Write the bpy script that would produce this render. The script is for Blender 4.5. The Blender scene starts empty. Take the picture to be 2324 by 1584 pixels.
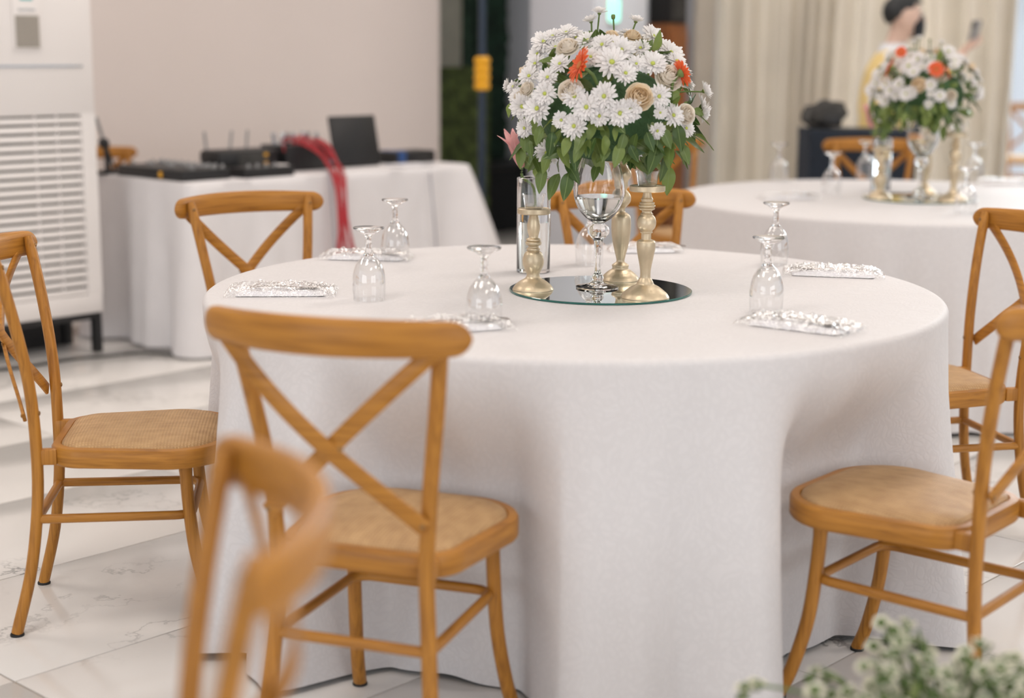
import bpy, bmesh, math, random
from mathutils import Vector, Matrix, Quaternion, noise
random.seed(7)
PI = math.pi; R_ = math.radians
sc = bpy.context.scene
COL = sc.collection

# ------------------------------------------------------------------ camera
F_PX, PITCH, ROLL, CAM_H = 3537.6, R_(10.969), R_(.457), 1.3313
cd = bpy.data.cameras.new('camera'); cam = bpy.data.objects.new('camera', cd); COL.objects.link(cam)
cd.sensor_width = 36.0; cd.lens = F_PX * 36.0 / 2324.0
cam.matrix_world = Matrix.Translation((0, 0, CAM_H)) @ Matrix.Rotation(PI/2 - PITCH, 4, 'X') @ Matrix.Rotation(ROLL, 4, 'Z')
cd.dof.use_dof = True; cd.dof.focus_distance = 3.82; cd.dof.aperture_fstop = 1.5
cd.clip_start = .05; cd.clip_end = 100
sc.camera = cam

# ------------------------------------------------------------------ world, light, exposure
wd = bpy.data.worlds.new('world'); sc.world = wd; wd.use_nodes = True
bg = wd.node_tree.nodes['Background']; bg.inputs[0].default_value = (.93, .95, 1.0, 1); bg.inputs[1].default_value = 1.25
vs = sc.view_settings; vs.view_transform = 'Standard'; vs.look = 'None'; vs.exposure = -0.86; vs.gamma = 1.0; vs.use_curve_mapping = False
try:
    sc.cycles.use_denoising = True
    sc.cycles.use_light_tree = False; sc.cycles.max_bounces = 9; sc.cycles.diffuse_bounces = 3; sc.cycles.glossy_bounces = 3; sc.cycles.transmission_bounces = 8; sc.cycles.transparent_max_bounces = 12
except Exception: pass
def area(name, loc, rot, sx, sy, power, col):
    l = bpy.data.lights.new(name, 'AREA'); l.shape = 'RECTANGLE'; l.size = sx; l.size_y = sy; l.energy = power; l.color = col
    o = bpy.data.objects.new(name, l); COL.objects.link(o); o.location = loc; o.rotation_euler = rot; return o
TH = R_(47.5); E1 = Vector((math.cos(TH), math.sin(TH), 0)); E2 = Vector((-math.sin(TH), math.cos(TH), 0))
def RC(a, b, z=0.0): return E1*a + E2*b + Vector((0, 0, z))        # room axes -> world
CEIL = 3.3
WARM = (1.0, .905, .835)
ASSUMED_LAMPS = [(a, b) for a in (1.2, 4.2, 7.2) for b in (-.6, 2.4, 5.2)]  # lamps assumed from the overhead light; none is in view
for k, (a, b) in enumerate(ASSUMED_LAMPS):
    area('ceiling_lamp_%d_offscreen' % (k + 1), RC(a, b, CEIL - .06), (0, 0, TH), 1.15, .55, 44, WARM)
# daylight assumed from behind the camera, with added frames standing in for windows
ADDED_WINS = [(RC(-5.0, .6, 1.55), TH - PI/2), (RC(.6, -5.2, 1.55), TH)]      # two added windows, out of view: middle point, turn about z
for nm, (wp, wz) in zip(('window_left_offscreen', 'window_right_offscreen'), ADDED_WINS):
    area(nm, wp + Vector((-math.sin(wz), math.cos(wz), 0))*.06, (R_(86), 0, wz), 4.6, 2.5, 150, (.90, .95, 1.0))
# light added out of view in the bright space, brightening the curtain from behind
area('window_far_offscreen', RC(14.9, 5.2, 2.62), (R_(72), 0, TH + PI/2), 4.0, 1.2, 680, (.85, .94, 1.0))

# ------------------------------------------------------------------ pixel helper (image taken as 2324x1584)
def ray(u, v):
    a = u - 1162; b = v - 792
    x = a*math.cos(ROLL) + b*math.sin(ROLL); y = -a*math.sin(ROLL) + b*math.cos(ROLL)
    dx, dz = x/F_PX, -y/F_PX
    return Vector((dx, math.cos(PITCH) + dz*math.sin(PITCH), -math.sin(PITCH) + dz*math.cos(PITCH)))
CAMP = Vector((0, 0, CAM_H))
def atz(u, v, z=0.0): r = ray(u, v); return CAMP + r*((z - CAM_H)/r.z)
def aty(u, v, y): r = ray(u, v); return CAMP + r*(y/r.y)
def atb(u, v, b): r = ray(u, v); return CAMP + r*(b/r.dot(E2))
def ata(u, v, a): r = ray(u, v); return CAMP + r*(a/r.dot(E1))

# ------------------------------------------------------------------ materials
MATS = {}
def newmat(name):
    m = bpy.data.materials.new(name); m.use_nodes = True; MATS[name] = m
    nt = m.node_tree; return m, nt, nt.nodes['Principled BSDF']
def sset(b, **k):
    for n, v in k.items():
        n = n.replace('_', ' ')
        if n in b.inputs: b.inputs[n].default_value = v
def rgb(r, g, b):
    f = lambda c: (c/255/12.92) if c/255 <= .04045 else ((c/255 + .055)/1.055)**2.4
    return (f(r), f(g), f(b), 1)
def plain(name, col, rough=.5, metal=0.0, nvar=0.0, nscale=8, bump=0.0, bscale=60, **k):
    m, nt, b = newmat(name); sset(b, Base_Color=col, Roughness=rough, Metallic=metal); sset(b, **k)
    if nvar or bump:
        tc = nt.nodes.new('ShaderNodeTexCoord')
    if nvar:
        n = nt.nodes.new('ShaderNodeTexNoise'); n.inputs['Scale'].default_value = nscale; n.inputs['Detail'].default_value = 4
        nt.links.new(tc.outputs['Object'], n.inputs['Vector'])
        r = nt.nodes.new('ShaderNodeValToRGB'); e = r.color_ramp.elements
        e[0].position = .3; e[1].position = .7
        e[0].color = tuple(c*(1 - nvar) for c in col[:3]) + (1,); e[1].color = tuple(min(1, c*(1 + nvar)) for c in col[:3]) + (1,)
        nt.links.new(n.outputs['Fac'], r.inputs[0]); nt.links.new(r.outputs[0], b.inputs['Base Color'])
    if bump:
        n2 = nt.nodes.new('ShaderNodeTexNoise'); n2.inputs['Scale'].default_value = bscale; n2.inputs['Detail'].default_value = 3
        nt.links.new(tc.outputs['Object'], n2.inputs['Vector'])
        bp = nt.nodes.new('ShaderNodeBump'); bp.inputs['Strength'].default_value = bump; bp.inputs['Distance'].default_value = .01
        nt.links.new(n2.outputs['Fac'], bp.inputs['Height']); nt.links.new(bp.outputs[0], b.inputs['Normal'])
    return m
def translucent(name, k):
    m = MATS[name]; nt = m.node_tree; b = nt.nodes['Principled BSDF']; out = [n for n in nt.nodes if n.type == 'OUTPUT_MATERIAL'][0]
    tr = nt.nodes.new('ShaderNodeBsdfTranslucent'); mx = nt.nodes.new('ShaderNodeMixShader'); mx.inputs[0].default_value = k
    if b.inputs['Base Color'].links: nt.links.new(b.inputs['Base Color'].links[0].from_socket, tr.inputs[0])
    else: tr.inputs[0].default_value = b.inputs['Base Color'].default_value
    nt.links.new(b.outputs[0], mx.inputs[1]); nt.links.new(tr.outputs[0], mx.inputs[2]); nt.links.new(mx.outputs[0], out.inputs[0])
def wood(name, scale):
    m, nt, b = newmat(name); L = nt.links.new
    tc = nt.nodes.new('ShaderNodeTexCoord'); mp = nt.nodes.new('ShaderNodeMapping'); mp.inputs['Scale'].default_value = scale
    L(tc.outputs['Object'], mp.inputs[0])
    n = nt.nodes.new('ShaderNodeTexNoise'); n.inputs['Scale'].default_value = 1; n.inputs['Detail'].default_value = 5; n.inputs['Distortion'].default_value = .6
    L(mp.outputs[0], n.inputs['Vector'])
    r = nt.nodes.new('ShaderNodeValToRGB'); e = r.color_ramp.elements
    e[0].position = .30; e[0].color = (.31, .122, .017, 1); e[1].position = .70; e[1].color = (.53, .232, .036, 1)
    k = e.new(.48); k.color = (.43, .180, .026, 1)
    L(n.outputs['Fac'], r.inputs[0]); L(r.outputs[0], b.inputs['Base Color'])
    sset(b, Roughness=.42, Specular_IOR_Level=.35, Coat_Weight=.08, Coat_Roughness=.25)
    return m
wood('wood_upright', (120, 120, 5)); wood('wood_across', (5, 9, 120))
# woven cane
m, nt, b = newmat('cane'); L = nt.links.new
tc = nt.nodes.new('ShaderNodeTexCoord')
w1 = nt.nodes.new('ShaderNodeTexWave'); w1.bands_direction = 'X'; w1.inputs['Scale'].default_value = 42; w1.inputs['Distortion'].default_value = .6
w2 = nt.nodes.new('ShaderNodeTexWave'); w2.bands_direction = 'Y'; w2.inputs['Scale'].default_value = 42; w2.inputs['Distortion'].default_value = .6
L(tc.outputs['Object'], w1.inputs[0]); L(tc.outputs['Object'], w2.inputs[0])
mu = nt.nodes.new('ShaderNodeMath'); mu.operation = 'MULTIPLY'; L(w1.outputs['Fac'], mu.inputs[0]); L(w2.outputs['Fac'], mu.inputs[1])
ck = nt.nodes.new('ShaderNodeTexNoise'); ck.inputs['Scale'].default_value = 40; ck.inputs['Detail'].default_value = 5
mp = nt.nodes.new('ShaderNodeMapping'); mp.inputs['Scale'].default_value = (1, .5, 1); L(tc.outputs['Object'], mp.inputs[0]); L(mp.outputs[0], ck.inputs['Vector'])
ad = nt.nodes.new('ShaderNodeMath'); ad.operation = 'MULTIPLY_ADD'; ad.inputs[1].default_value = .45; L(mu.outputs[0], ad.inputs[0]); L(ck.outputs['Fac'], ad.inputs[2])
r = nt.nodes.new('ShaderNodeValToRGB'); e = r.color_ramp.elements
e[0].position = .10; e[0].color = (.36, .195, .08, 1); e[1].position = 1.0; e[1].color = (.66, .42, .20, 1); L(ad.outputs[0], r.inputs[0]); L(r.outputs[0], b.inputs['Base Color'])
bp = nt.nodes.new('ShaderNodeBump'); bp.inputs['Strength'].default_value = .8; bp.inputs['Distance'].default_value = .002; L(mu.outputs[0], bp.inputs['Height']); L(bp.outputs[0], b.inputs['Normal'])
sset(b, Roughness=.55)
# damask table linen: swirling leaf figure in the weave (relief and sheen)
def damask(name, col):
    m, nt, b = newmat(name); L = nt.links.new
    tc = nt.nodes.new('ShaderNodeTexCoord')
    dn = nt.nodes.new('ShaderNodeTexNoise'); dn.inputs['Scale'].default_value = 9; L(tc.outputs['Object'], dn.inputs['Vector'])
    mx = nt.nodes.new('ShaderNodeVectorMath'); mx.operation = 'MULTIPLY_ADD'; mx.inputs[1].default_value = (.20, .20, .20)
    L(dn.outputs['Color'], mx.inputs[0]); L(tc.outputs['Object'], mx.inputs[2])
    v = nt.nodes.new('ShaderNodeTexVoronoi'); v.feature = 'DISTANCE_TO_EDGE'; v.inputs['Scale'].default_value = 62
    mp = nt.nodes.new('ShaderNodeMapping'); mp.inputs['Scale'].default_value = (1.0, 1.0, .55); L(mx.outputs[0], mp.inputs[0]); L(mp.outputs[0], v.inputs['Vector'])
    r = nt.nodes.new('ShaderNodeValToRGB'); e = r.color_ramp.elements; e[0].position = .06; e[1].position = .2
    L(v.outputs['Distance'], r.inputs[0])
    cm = nt.nodes.new('ShaderNodeMix'); cm.data_type = 'RGBA'; cm.inputs[6].default_value = tuple(c*.965 for c in col[:3]) + (1,); cm.inputs[7].default_value = col
    L(r.outputs[0], cm.inputs[0]); L(cm.outputs[2], b.inputs['Base Color'])
    bp = nt.nodes.new('ShaderNodeBump'); bp.inputs['Strength'].default_value = .22; bp.inputs['Distance'].default_value = .0012; L(r.outputs[0], bp.inputs['Height'])
    fn = nt.nodes.new('ShaderNodeTexNoise'); fn.inputs['Scale'].default_value = 5; fn.inputs['Detail'].default_value = 2; L(tc.outputs['Object'], fn.inputs['Vector'])
    bp2 = nt.nodes.new('ShaderNodeBump'); bp2.inputs['Strength'].default_value = .25; bp2.inputs['Distance'].default_value = .02; L(fn.outputs['Fac'], bp2.inputs['Height']); L(bp.outputs[0], bp2.inputs['Normal'])
    L(bp2.outputs[0], b.inputs['Normal'])
    sset(b, Roughness=.62, Sheen_Weight=.15)
    return m
damask('linen', (.75, .722, .722, 1))
plain('plain_cloth', (.80, .775, .78, 1), .8, nvar=.02, bump=.1, bscale=6)
plain('table_core', (.45, .33, .22, 1), .6, nvar=.15, nscale=12)
plain('rubber', (.012, .012, .012, 1), .6)
plain('screw', (.30, .16, .06, 1), .35, .6)
plain('mirror', (.80, .86, .85, 1), .015, 1.0)
plain('mirror_edge', (.02, .13, .11, 1), .08, nvar=.2)
# antique gold paint
m = plain('gold', (.64, .53, .37, 1), .40, .72, nvar=.16, nscale=14, bump=.08, bscale=90)
plain('glass', (1, 1, 1, 1), .0, 0, Transmission_Weight=1.0, IOR=1.47)
plain('green_glass', (.72, .93, .87, 1), .0, 0, Transmission_Weight=1.0, IOR=1.47)
plain('water', (.98, 1, .99, 1), .0, 0, Transmission_Weight=1.0, IOR=1.33)
def thin(name, tint, lo, hi, rough, bump=0, bscale=40):
    m, nt, b = newmat(name); nt.nodes.remove(b); L = nt.links.new
    out = [n for n in nt.nodes if n.type == 'OUTPUT_MATERIAL'][0]
    tr = nt.nodes.new('ShaderNodeBsdfTransparent'); tr.inputs[0].default_value = tint
    gl = nt.nodes.new('ShaderNodeBsdfGlossy'); gl.inputs['Roughness'].default_value = rough; gl.inputs['Color'].default_value = (1, 1, 1, 1)
    lw = nt.nodes.new('ShaderNodeLayerWeight'); lw.inputs[0].default_value = .35
    mr = nt.nodes.new('ShaderNodeMapRange'); mr.inputs[3].default_value = lo; mr.inputs[4].default_value = hi
    L(lw.outputs['Facing'], mr.inputs[0]); mx = nt.nodes.new('ShaderNodeMixShader'); L(mr.outputs[0], mx.inputs[0]); L(tr.outputs[0], mx.inputs[1]); L(gl.outputs[0], mx.inputs[2]); L(mx.outputs[0], out.inputs[0])
    if bump:
        tc = nt.nodes.new('ShaderNodeTexCoord'); n = nt.nodes.new('ShaderNodeTexNoise'); n.inputs['Scale'].default_value = bscale; n.inputs['Detail'].default_value = 3
        L(tc.outputs['Object'], n.inputs['Vector']); bp = nt.nodes.new('ShaderNodeBump'); bp.inputs['Strength'].default_value = bump; bp.inputs['Distance'].default_value = .01
        L(n.outputs['Fac'], bp.inputs['Height']); L(bp.outputs[0], gl.inputs['Normal']); L(bp.outputs[0], lw.inputs['Normal'])
    return m
thin('bowl_glass', (.985, .985, .985, 1), .03, .62, .02)
thin('film', (.98, .98, .98, 1), .10, .72, .05, .9, 60)
plain('steel', (.46, .42, .40, 1), .2, 1.0)
plain('napkin', (.86, .85, .88, 1), .75, bump=.12, bscale=30)
plain('petal_white', (.93, .905, .89, 1), .55, Subsurface_Weight=.0, nvar=.03, nscale=30)
plain('petal_heart', (.50, .56, .10, 1), .6, nvar=.2, nscale=60)
plain('rose_cream', (.95, .88, .78, 1), .55, nvar=.06, nscale=20)
plain('rose_peach', (.95, .80, .60, 1), .55, nvar=.08, nscale=20)
plain('gerbera', (.86, .16, .05, 1), .5, nvar=.12, nscale=25)
plain('gerbera_heart', (.62, .20, .05, 1), .7, bump=.4, bscale=200)
plain('lily_pink', (.82, .44, .43, 1), .5, nvar=.14, nscale=22)
plain('bud_green', (.16, .22, .06, 1), .6)
def leafmat(name, c1, c2):
    m, nt, b = newmat(name); L = nt.links.new
    tc = nt.nodes.new('ShaderNodeTexCoord'); sp = nt.nodes.new('ShaderNodeSeparateXYZ'); L(tc.outputs['Generated'], sp.inputs[0])
    s = nt.nodes.new('ShaderNodeMath'); s.operation = 'SUBTRACT'; s.inputs[1].default_value = .5; L(sp.outputs['X'], s.inputs[0])
    a = nt.nodes.new('ShaderNodeMath'); a.operation = 'ABSOLUTE'; L(s.outputs[0], a.inputs[0])
    r = nt.nodes.new('ShaderNodeValToRGB'); e = r.color_ramp.elements; e[0].position = .0; e[0].color = tuple(min(1, c*1.9) for c in c2[:3]) + (1,); e[1].position = .07; e[1].color = (1, 1, 1, 1)
    oi = nt.nodes.new('ShaderNodeObjectInfo'); mx = nt.nodes.new('ShaderNodeMix'); mx.data_type = 'RGBA'; mx.inputs[6].default_value = c1; mx.inputs[7].default_value = c2; L(oi.outputs['Random'], mx.inputs[0])
    lt = nt.nodes.new('ShaderNodeMath'); lt.operation = 'LESS_THAN'; lt.inputs[1].default_value = .022; L(a.outputs[0], lt.inputs[0])
    m2 = nt.nodes.new('ShaderNodeMix'); m2.data_type = 'RGBA'; m2.inputs[7].default_value = (.20, .28, .09, 1); L(mx.outputs[2], m2.inputs[6]); L(lt.outputs[0], m2.inputs[0])
    L(m2.outputs[2], b.inputs['Base Color']); sset(b, Roughness=.4)
    nt.nodes.remove(r)
    return m
leafmat('leaf', (.045, .095, .020, 1), (.22, .29, .068, 1))
plain('stem', (.13, .20, .05, 1), .5)
plain('foam', (.06, .13, .05, 1), .9, bump=.6, bscale=80)
plain('soil', (.07, .045, .03, 1), .95, nvar=.3, nscale=40, bump=.6, bscale=80)
plain('wall_paint', rgb(230, 219, 213), .75, nvar=.012, nscale=1.2, bump=.05, bscale=30)
plain('ceiling_paint', (.86, .84, .81, 1), .8, nvar=.01)
plain('column_paint', rgb(220, 224, 232), .6, nvar=.015, nscale=2)
plain('grout', (.30, .22, .13, 1), .8)
# marble tiles
m, nt, b = newmat('marble'); L = nt.links.new
tc = nt.nodes.new('ShaderNodeTexCoord'); oi = nt.nodes.new('ShaderNodeObjectInfo')
of = nt.nodes.new('ShaderNodeVectorMath'); of.operation = 'MULTIPLY_ADD'; of.inputs[1].default_value = (37, 53, 71)
L(oi.outputs['Random'], of.inputs[0]); L(tc.outputs['Object'], of.inputs[2])
wn = nt.nodes.new('ShaderNodeTexNoise'); wn.inputs['Scale'].default_value = 2.6; wn.inputs['Detail'].default_value = 6; wn.inputs['Roughness'].default_value = .6; L(of.outputs[0], wn.inputs['Vector'])
su = nt.nodes.new('ShaderNodeMath'); su.operation = 'SUBTRACT'; su.inputs[1].default_value = .5; L(wn.outputs['Fac'], su.inputs[0])
ab = nt.nodes.new('ShaderNodeMath'); ab.operation = 'ABSOLUTE'; L(su.outputs[0], ab.inputs[0])
r = nt.nodes.new('ShaderNodeValToRGB'); e = r.color_ramp.elements
e[0].position = 0; e[0].color = (.36, .35, .34, 1); e[1].position = .10; e[1].color = (.80, .775, .745, 1); k = e.new(.012); k.color = (.755, .73, .70, 1); L(ab.outputs[0], r.inputs[0])
wm = nt.nodes.new('ShaderNodeTexNoise'); wm.inputs['Scale'].default_value = 1.7; L(of.outputs[0], wm.inputs['Vector'])
rm = nt.nodes.new('ShaderNodeValToRGB'); rm.color_ramp.elements[0].position = .50; rm.color_ramp.elements[1].position = .66; L(wm.outputs['Fac'], rm.inputs[0])
mx = nt.nodes.new('ShaderNodeMix'); mx.data_type = 'RGBA'; mx.inputs[6].default_value = (.80, .775, .745, 1); L(r.outputs[0], mx.inputs[7]); L(rm.outputs[0], mx.inputs[0])
L(mx.outputs[2], b.inputs['Base Color']); sset(b, Roughness=.16)
plain('curtain', (.88, .82, .735, 1), .8, nvar=.03, nscale=3)
plain('hedge', (.075, .105, .028, 1), .8, nvar=.6, nscale=18, bump=1.0, bscale=30)
plain('hedge_dark', (.015, .042, .025, 1), .85, nvar=.5, nscale=14, bump=1.0, bscale=30)
plain('grey_panel', (.40, .40, .34, 1), .5, nvar=.08)
plain('black_plastic', (.012, .012, .013, 1), .42, nvar=.2)
plain('black_cloth', (.008, .009, .011, 1), .9)
plain('grey_plastic', (.30, .30, .30, 1), .4)
plain('blue_plastic', (.02, .07, .22, 1), .4)
plain('pole_blue', (.02, .035, .06, 1), .35, .3)
plain('yellow_plastic', (.85, .42, .015, 1), .45)
plain('red_cable', (.45, .02, .03, 1), .4)
plain('grey_cable', (.30, .30, .34, 1), .5)
plain('ac_white', (.84, .80, .775, 1), .35)
plain('ac_dark', (.07, .07, .055, 1), .6)
plain('chrome', (.6, .62, .64, 1), .12, 1.0)
# perforated grey grille
m, nt, b = newmat('grille'); L = nt.links.new
tc = nt.nodes.new('ShaderNodeTexCoord'); mp = nt.nodes.new('ShaderNodeMapping'); mp.inputs['Rotation'].default_value = (0, R_(45), 0); L(tc.outputs['Object'], mp.inputs[0])
v = nt.nodes.new('ShaderNodeTexChecker'); v.inputs['Scale'].default_value = 190; v.inputs['Color1'].default_value = (.42, .38, .33, 1); v.inputs['Color2'].default_value = (.24, .22, .19, 1); L(mp.outputs[0], v.inputs[0]); L(v.outputs[0], b.inputs['Base Color'])
sset(b, Roughness=.5)
m, nt, b = newmat('display'); sset(b, Base_Color=(.02, .25, .25, 1), Roughness=.2, Emission_Color=(.05, .55, .52, 1), Emission_Strength=.5)
m, nt, b = newmat('mint_light'); sset(b, Base_Color=(.3, .9, .7, 1), Emission_Color=(.35, 1.0, .80, 1), Emission_Strength=2.2)
plain('lamp_panel', (.9, .9, .87, 1), .5, nvar=.01)
plain('skin', (.72, .50, .40, 1), .5, nvar=.04, nscale=20)
plain('hair', (.012, .014, .016, 1), .5, bump=.5, bscale=120)
plain('mask_cloth', (.010, .011, .015, 1), .7)
plain('sweater', (.92, .70, .30, 1), .8, bump=.3, bscale=120)
plain('shirt', (.85, .86, .90, 1), .7)
plain('trousers', (.02, .024, .035, 1), .8)
plain('brown_wood', (.28, .10, .03, 1), .4, nvar=.25, nscale=5)
plain('bag_fabric', (.05, .048, .045, 1), .85, nvar=.3, bump=.4, bscale=40)
plain('navy_cloth', (.014, .022, .036, 1), .85, nvar=.15)
plain('plant_white', (.86, .84, .70, 1), .7, nvar=.1)
plain('plant_green', (.09, .145, .038, 1), .6, nvar=.3, nscale=30)
plain('pot', (.55, .53, .50, 1), .5, nvar=.05)
for n_, k_ in (('petal_white', .3), ('rose_cream', .45), ('rose_peach', .45), ('gerbera', .3), ('lily_pink', .35), ('leaf', .2), ('plant_white', .3), ('curtain', .42)): translucent(n_, k_)
M = MATS

# ------------------------------------------------------------------ mesh helpers
class MB:
    def __init__(s): s.v = []; s.f = []; s.mi = []; s.m = 0
    def add(s, vs, fs, T=None):
        o = len(s.v)
        s.v += [tuple(T @ Vector(p)) if T is not None else tuple(p) for p in vs]
        s.f += [tuple(i + o for i in f) for f in fs]; s.mi += [s.m]*len(fs); return s
    def box(s, c, d, T=None, bev=0.0):
        bm = bmesh.new(); bmesh.ops.create_cube(bm, size=1)
        for v in bm.verts: v.co = Vector((v.co.x*d[0] + c[0], v.co.y*d[1] + c[1], v.co.z*d[2] + c[2]))
        if bev: bmesh.ops.bevel(bm, geom=bm.edges[:] , offset=bev, segments=2, affect='EDGES', profile=.5)
        bm.verts.index_update()
        s.add([v.co.copy() for v in bm.verts], [[v.index for v in f.verts] for f in bm.faces], T); bm.free(); return s
    def lathe(s, prof, n=32, T=None, cap0=True, cap1=True):
        vs = []; fs = []
        for (r, z) in prof:
            for i in range(n): a = 2*PI*i/n; vs.append((r*math.cos(a), r*math.sin(a), z))
        for j in range(len(prof) - 1):
            for i in range(n):
                k = (i + 1) % n; fs.append((j*n + i, j*n + k, (j + 1)*n + k, (j + 1)*n + i))
        if cap0 and prof[0][0] > 1e-5: fs.append(tuple(reversed(range(n))))
        if cap1 and prof[-1][0] > 1e-5: fs.append(tuple((len(prof) - 1)*n + i for i in range(n)))
        return s.add(vs, fs, T)
    def tube(s, pts, rad, n=10, up=Vector((0, 0, 1)), T=None, flat=1.0, caps=True):
        # rad: number or list; flat: ratio of the second axis
        pts = [Vector(p) for p in pts]; N = len(pts); vs = []; fs = []
        for i, p in enumerate(pts):
            t = (pts[min(i + 1, N - 1)] - pts[max(i - 1, 0)]).normalized()
            x = t.cross(up)
            if x.length < 1e-4: x = t.cross(Vector((0, 1, 0)))
            x.normalize(); y = t.cross(x).normalized(); r = rad[i] if isinstance(rad, list) else rad
            rx, ry = r if isinstance(r, tuple) else (r, r*flat)
            for k in range(n): a = 2*PI*k/n; vs.append(p + x*(rx*math.cos(a)) + y*(ry*math.sin(a)))
        for j in range(N - 1):
            for k in range(n):
                q = (k + 1) % n; fs.append((j*n + k, j*n + q, (j + 1)*n + q, (j + 1)*n + k))
        if caps: fs.append(tuple(reversed(range(n)))); fs.append(tuple((N - 1)*n + k for k in range(n)))
        return s.add(vs, fs, T)
    def mesh(s, name, mats, smooth=35):
        me = bpy.data.meshes.new(name); me.from_pydata(s.v, [], s.f)
        for x in (mats if isinstance(mats, (list, tuple)) else [mats]): me.materials.append(M[x])
        if any(s.mi): me.polygons.foreach_set('material_index', s.mi)
        bm = bmesh.new(); bm.from_mesh(me); bmesh.ops.recalc_face_normals(bm, faces=bm.faces); bm.to_mesh(me); bm.free()
        if smooth:
            me.polygons.foreach_set('use_smooth', [True]*len(me.polygons)); me.set_sharp_from_angle(angle=R_(smooth))
        me.update(); return me
def spl(pts, n=8):                                      # Catmull-Rom
    pts = [Vector(p) for p in pts]; out = []
    P = [pts[0]*2 - pts[1]] + pts + [pts[-1]*2 - pts[-2]]
    for i in range(1, len(P) - 2):
        for k in range(n):
            t = k/n; a, b, c, d = P[i - 1], P[i], P[i + 1], P[i + 2]
            out.append(.5*((2*b) + (c - a)*t + (2*a - 5*b + 4*c - d)*t*t + (3*b - a - 3*c + d)*t**3))
    out.append(pts[-1]); return out
def obj(name, me, parent=None, loc=None, rot=None, mtx=None):
    o = bpy.data.objects.new(name, me); COL.objects.link(o)
    if parent is not None: o.parent = parent
    if mtx is not None: o.matrix_basis = mtx
    if loc is not None: o.location = loc
    if rot is not None: o.rotation_euler = rot
    return o
def tag(o, label, cat, group=None):
    o['label'] = label; o['category'] = cat
    if group: o['group'] = group
    return o
def thing(name, label, cat, loc=(0, 0, 0), rz=0.0, group=None):
    o = bpy.data.objects.new(name, None); COL.objects.link(o); o.location = loc; o.rotation_euler = (0, 0, rz); o.empty_display_size = .1
    return tag(o, label, cat, group)
def struct(o, label=None):
    o['kind'] = 'structure'
    if label: o['label'] = label
    return o
def kids(o): return [c for c in COL.objects if c.parent == o]
def dup(root, loc, rz, label, scale=1.0, group=None, parent=None):
    r = root.copy(); COL.objects.link(r); r.location = loc; r.rotation_euler = (0, 0, rz); r.scale = (scale,)*3
    r['label'] = label
    if group: r['group'] = group
    for ch in ALLKIDS(root):
        c = ch.copy(); COL.objects.link(c); c.parent = r
        for g in ALLKIDS(ch):
            d = g.copy(); COL.objects.link(d); d.parent = c
    return r
_kc = {}
def ALLKIDS(o):
    if o.name not in _kc: _kc[o.name] = list(o.children)
    return _kc[o.name]
def zalign(n, spin=0.0):
    n = Vector(n).normalized(); q = Vector((0, 0, 1)).rotation_difference(n)
    return (q @ Quaternion((0, 0, 1), spin)).to_matrix().to_4x4()
sst = lambda a, b, x: (lambda t: t*t*(3 - 2*t))(min(1, max(0, (x - a)/(b - a))))

# ================================================================== THE ROOM
fl = MB().box((0, 0, -.054), (40, 40, .1)); floor = struct(obj('floor', fl.mesh('floor', 'grout', 0)), 'white marble tile floor laid diagonally with thin brown grout')
TA, TB = 1.207, .605                                   # tile length along E1 and width along E2
def rcof(p): return p.dot(E1), p.dot(E2)
OB, OA = 1.668, 2.793                                    # one joint of each direction
tb = MB().box((0, 0, -.006), (TA - .0046, TB - .0046, .012), bev=.0012); tile_me = tb.mesh('tile', 'marble', 30)
near, far = [], MB(); HA, HB = TA/2 - .0018, TB/2 - .0018
QUAD = ((-1, -1), (1, -1), (1, 1), (-1, 1))
for i in range(-9, 13):
    for j in range(-16, 18):
        a = OA + TA*(i + .5); b_ = OB + TB*(j + .5); c = RC(a, b_)
        if not (-9 < c.x < 10 and -5 < c.y < 19): continue
        if c.y > 1.9 and abs(c.x) < .34*c.y + .85: near.append((c.length, c))
        else: far.add([RC(a + sx*HA, b_ + sy*HB, 0) for sx, sy in QUAD], [(0, 1, 2, 3)])
near.sort(key=lambda t: t[0])
for k, (d, c) in enumerate(near):
    if k < 290: obj('tile', tile_me, floor, (c.x, c.y, 0), (0, 0, TH + PI*random.randint(0, 1)))
    else: far.add([c + E1*(sx*HA) + E2*(sy*HB) for sx, sy in QUAD], [(0, 1, 2, 3)])
o = obj('tile_field', far.mesh('tile_field', 'marble', 0), floor); o['kind'] = 'stuff'
def wallbox(name, a0, a1, b0, b1, z0, z1, mat, label=None):
    mb = MB(); vs = [RC(a, b, z) for z in (z0, z1) for a, b in ((a0, b0), (a1, b0), (a1, b1), (a0, b1))]
    mb.add(vs, [(0, 3, 2, 1), (4, 5, 6, 7), (0, 1, 5, 4), (1, 2, 6, 5), (2, 3, 7, 6), (3, 0, 4, 7)])
    return struct(obj(name, mb.mesh(name, mat, 0)), label)
wallbox('wall_left', -4, 6.95, 7.0, 7.2, 0, CEIL, 'wall_paint', 'plain cream plastered wall behind the equipment table')
wallbox('wall_back', 6.0, 9.6, 9.2, 9.4, 0, CEIL, 'grey_panel', 'dark wall at the back of the recess')
wallbox('wall_right', 8.98, 9.15, 6.35, 9.2, 0, CEIL, 'column_paint', 'pale wall behind the column')
wallbox('wall_far', 15.2, 15.4, -4, 10, 0, CEIL, 'column_paint', 'bright white wall beyond the curtain')
wallbox('ceiling', -3.0, 15.4, -3.5, 9.4, CEIL, CEIL + .1, 'ceiling_paint', 'plain white ceiling with lamp panels')
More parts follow.
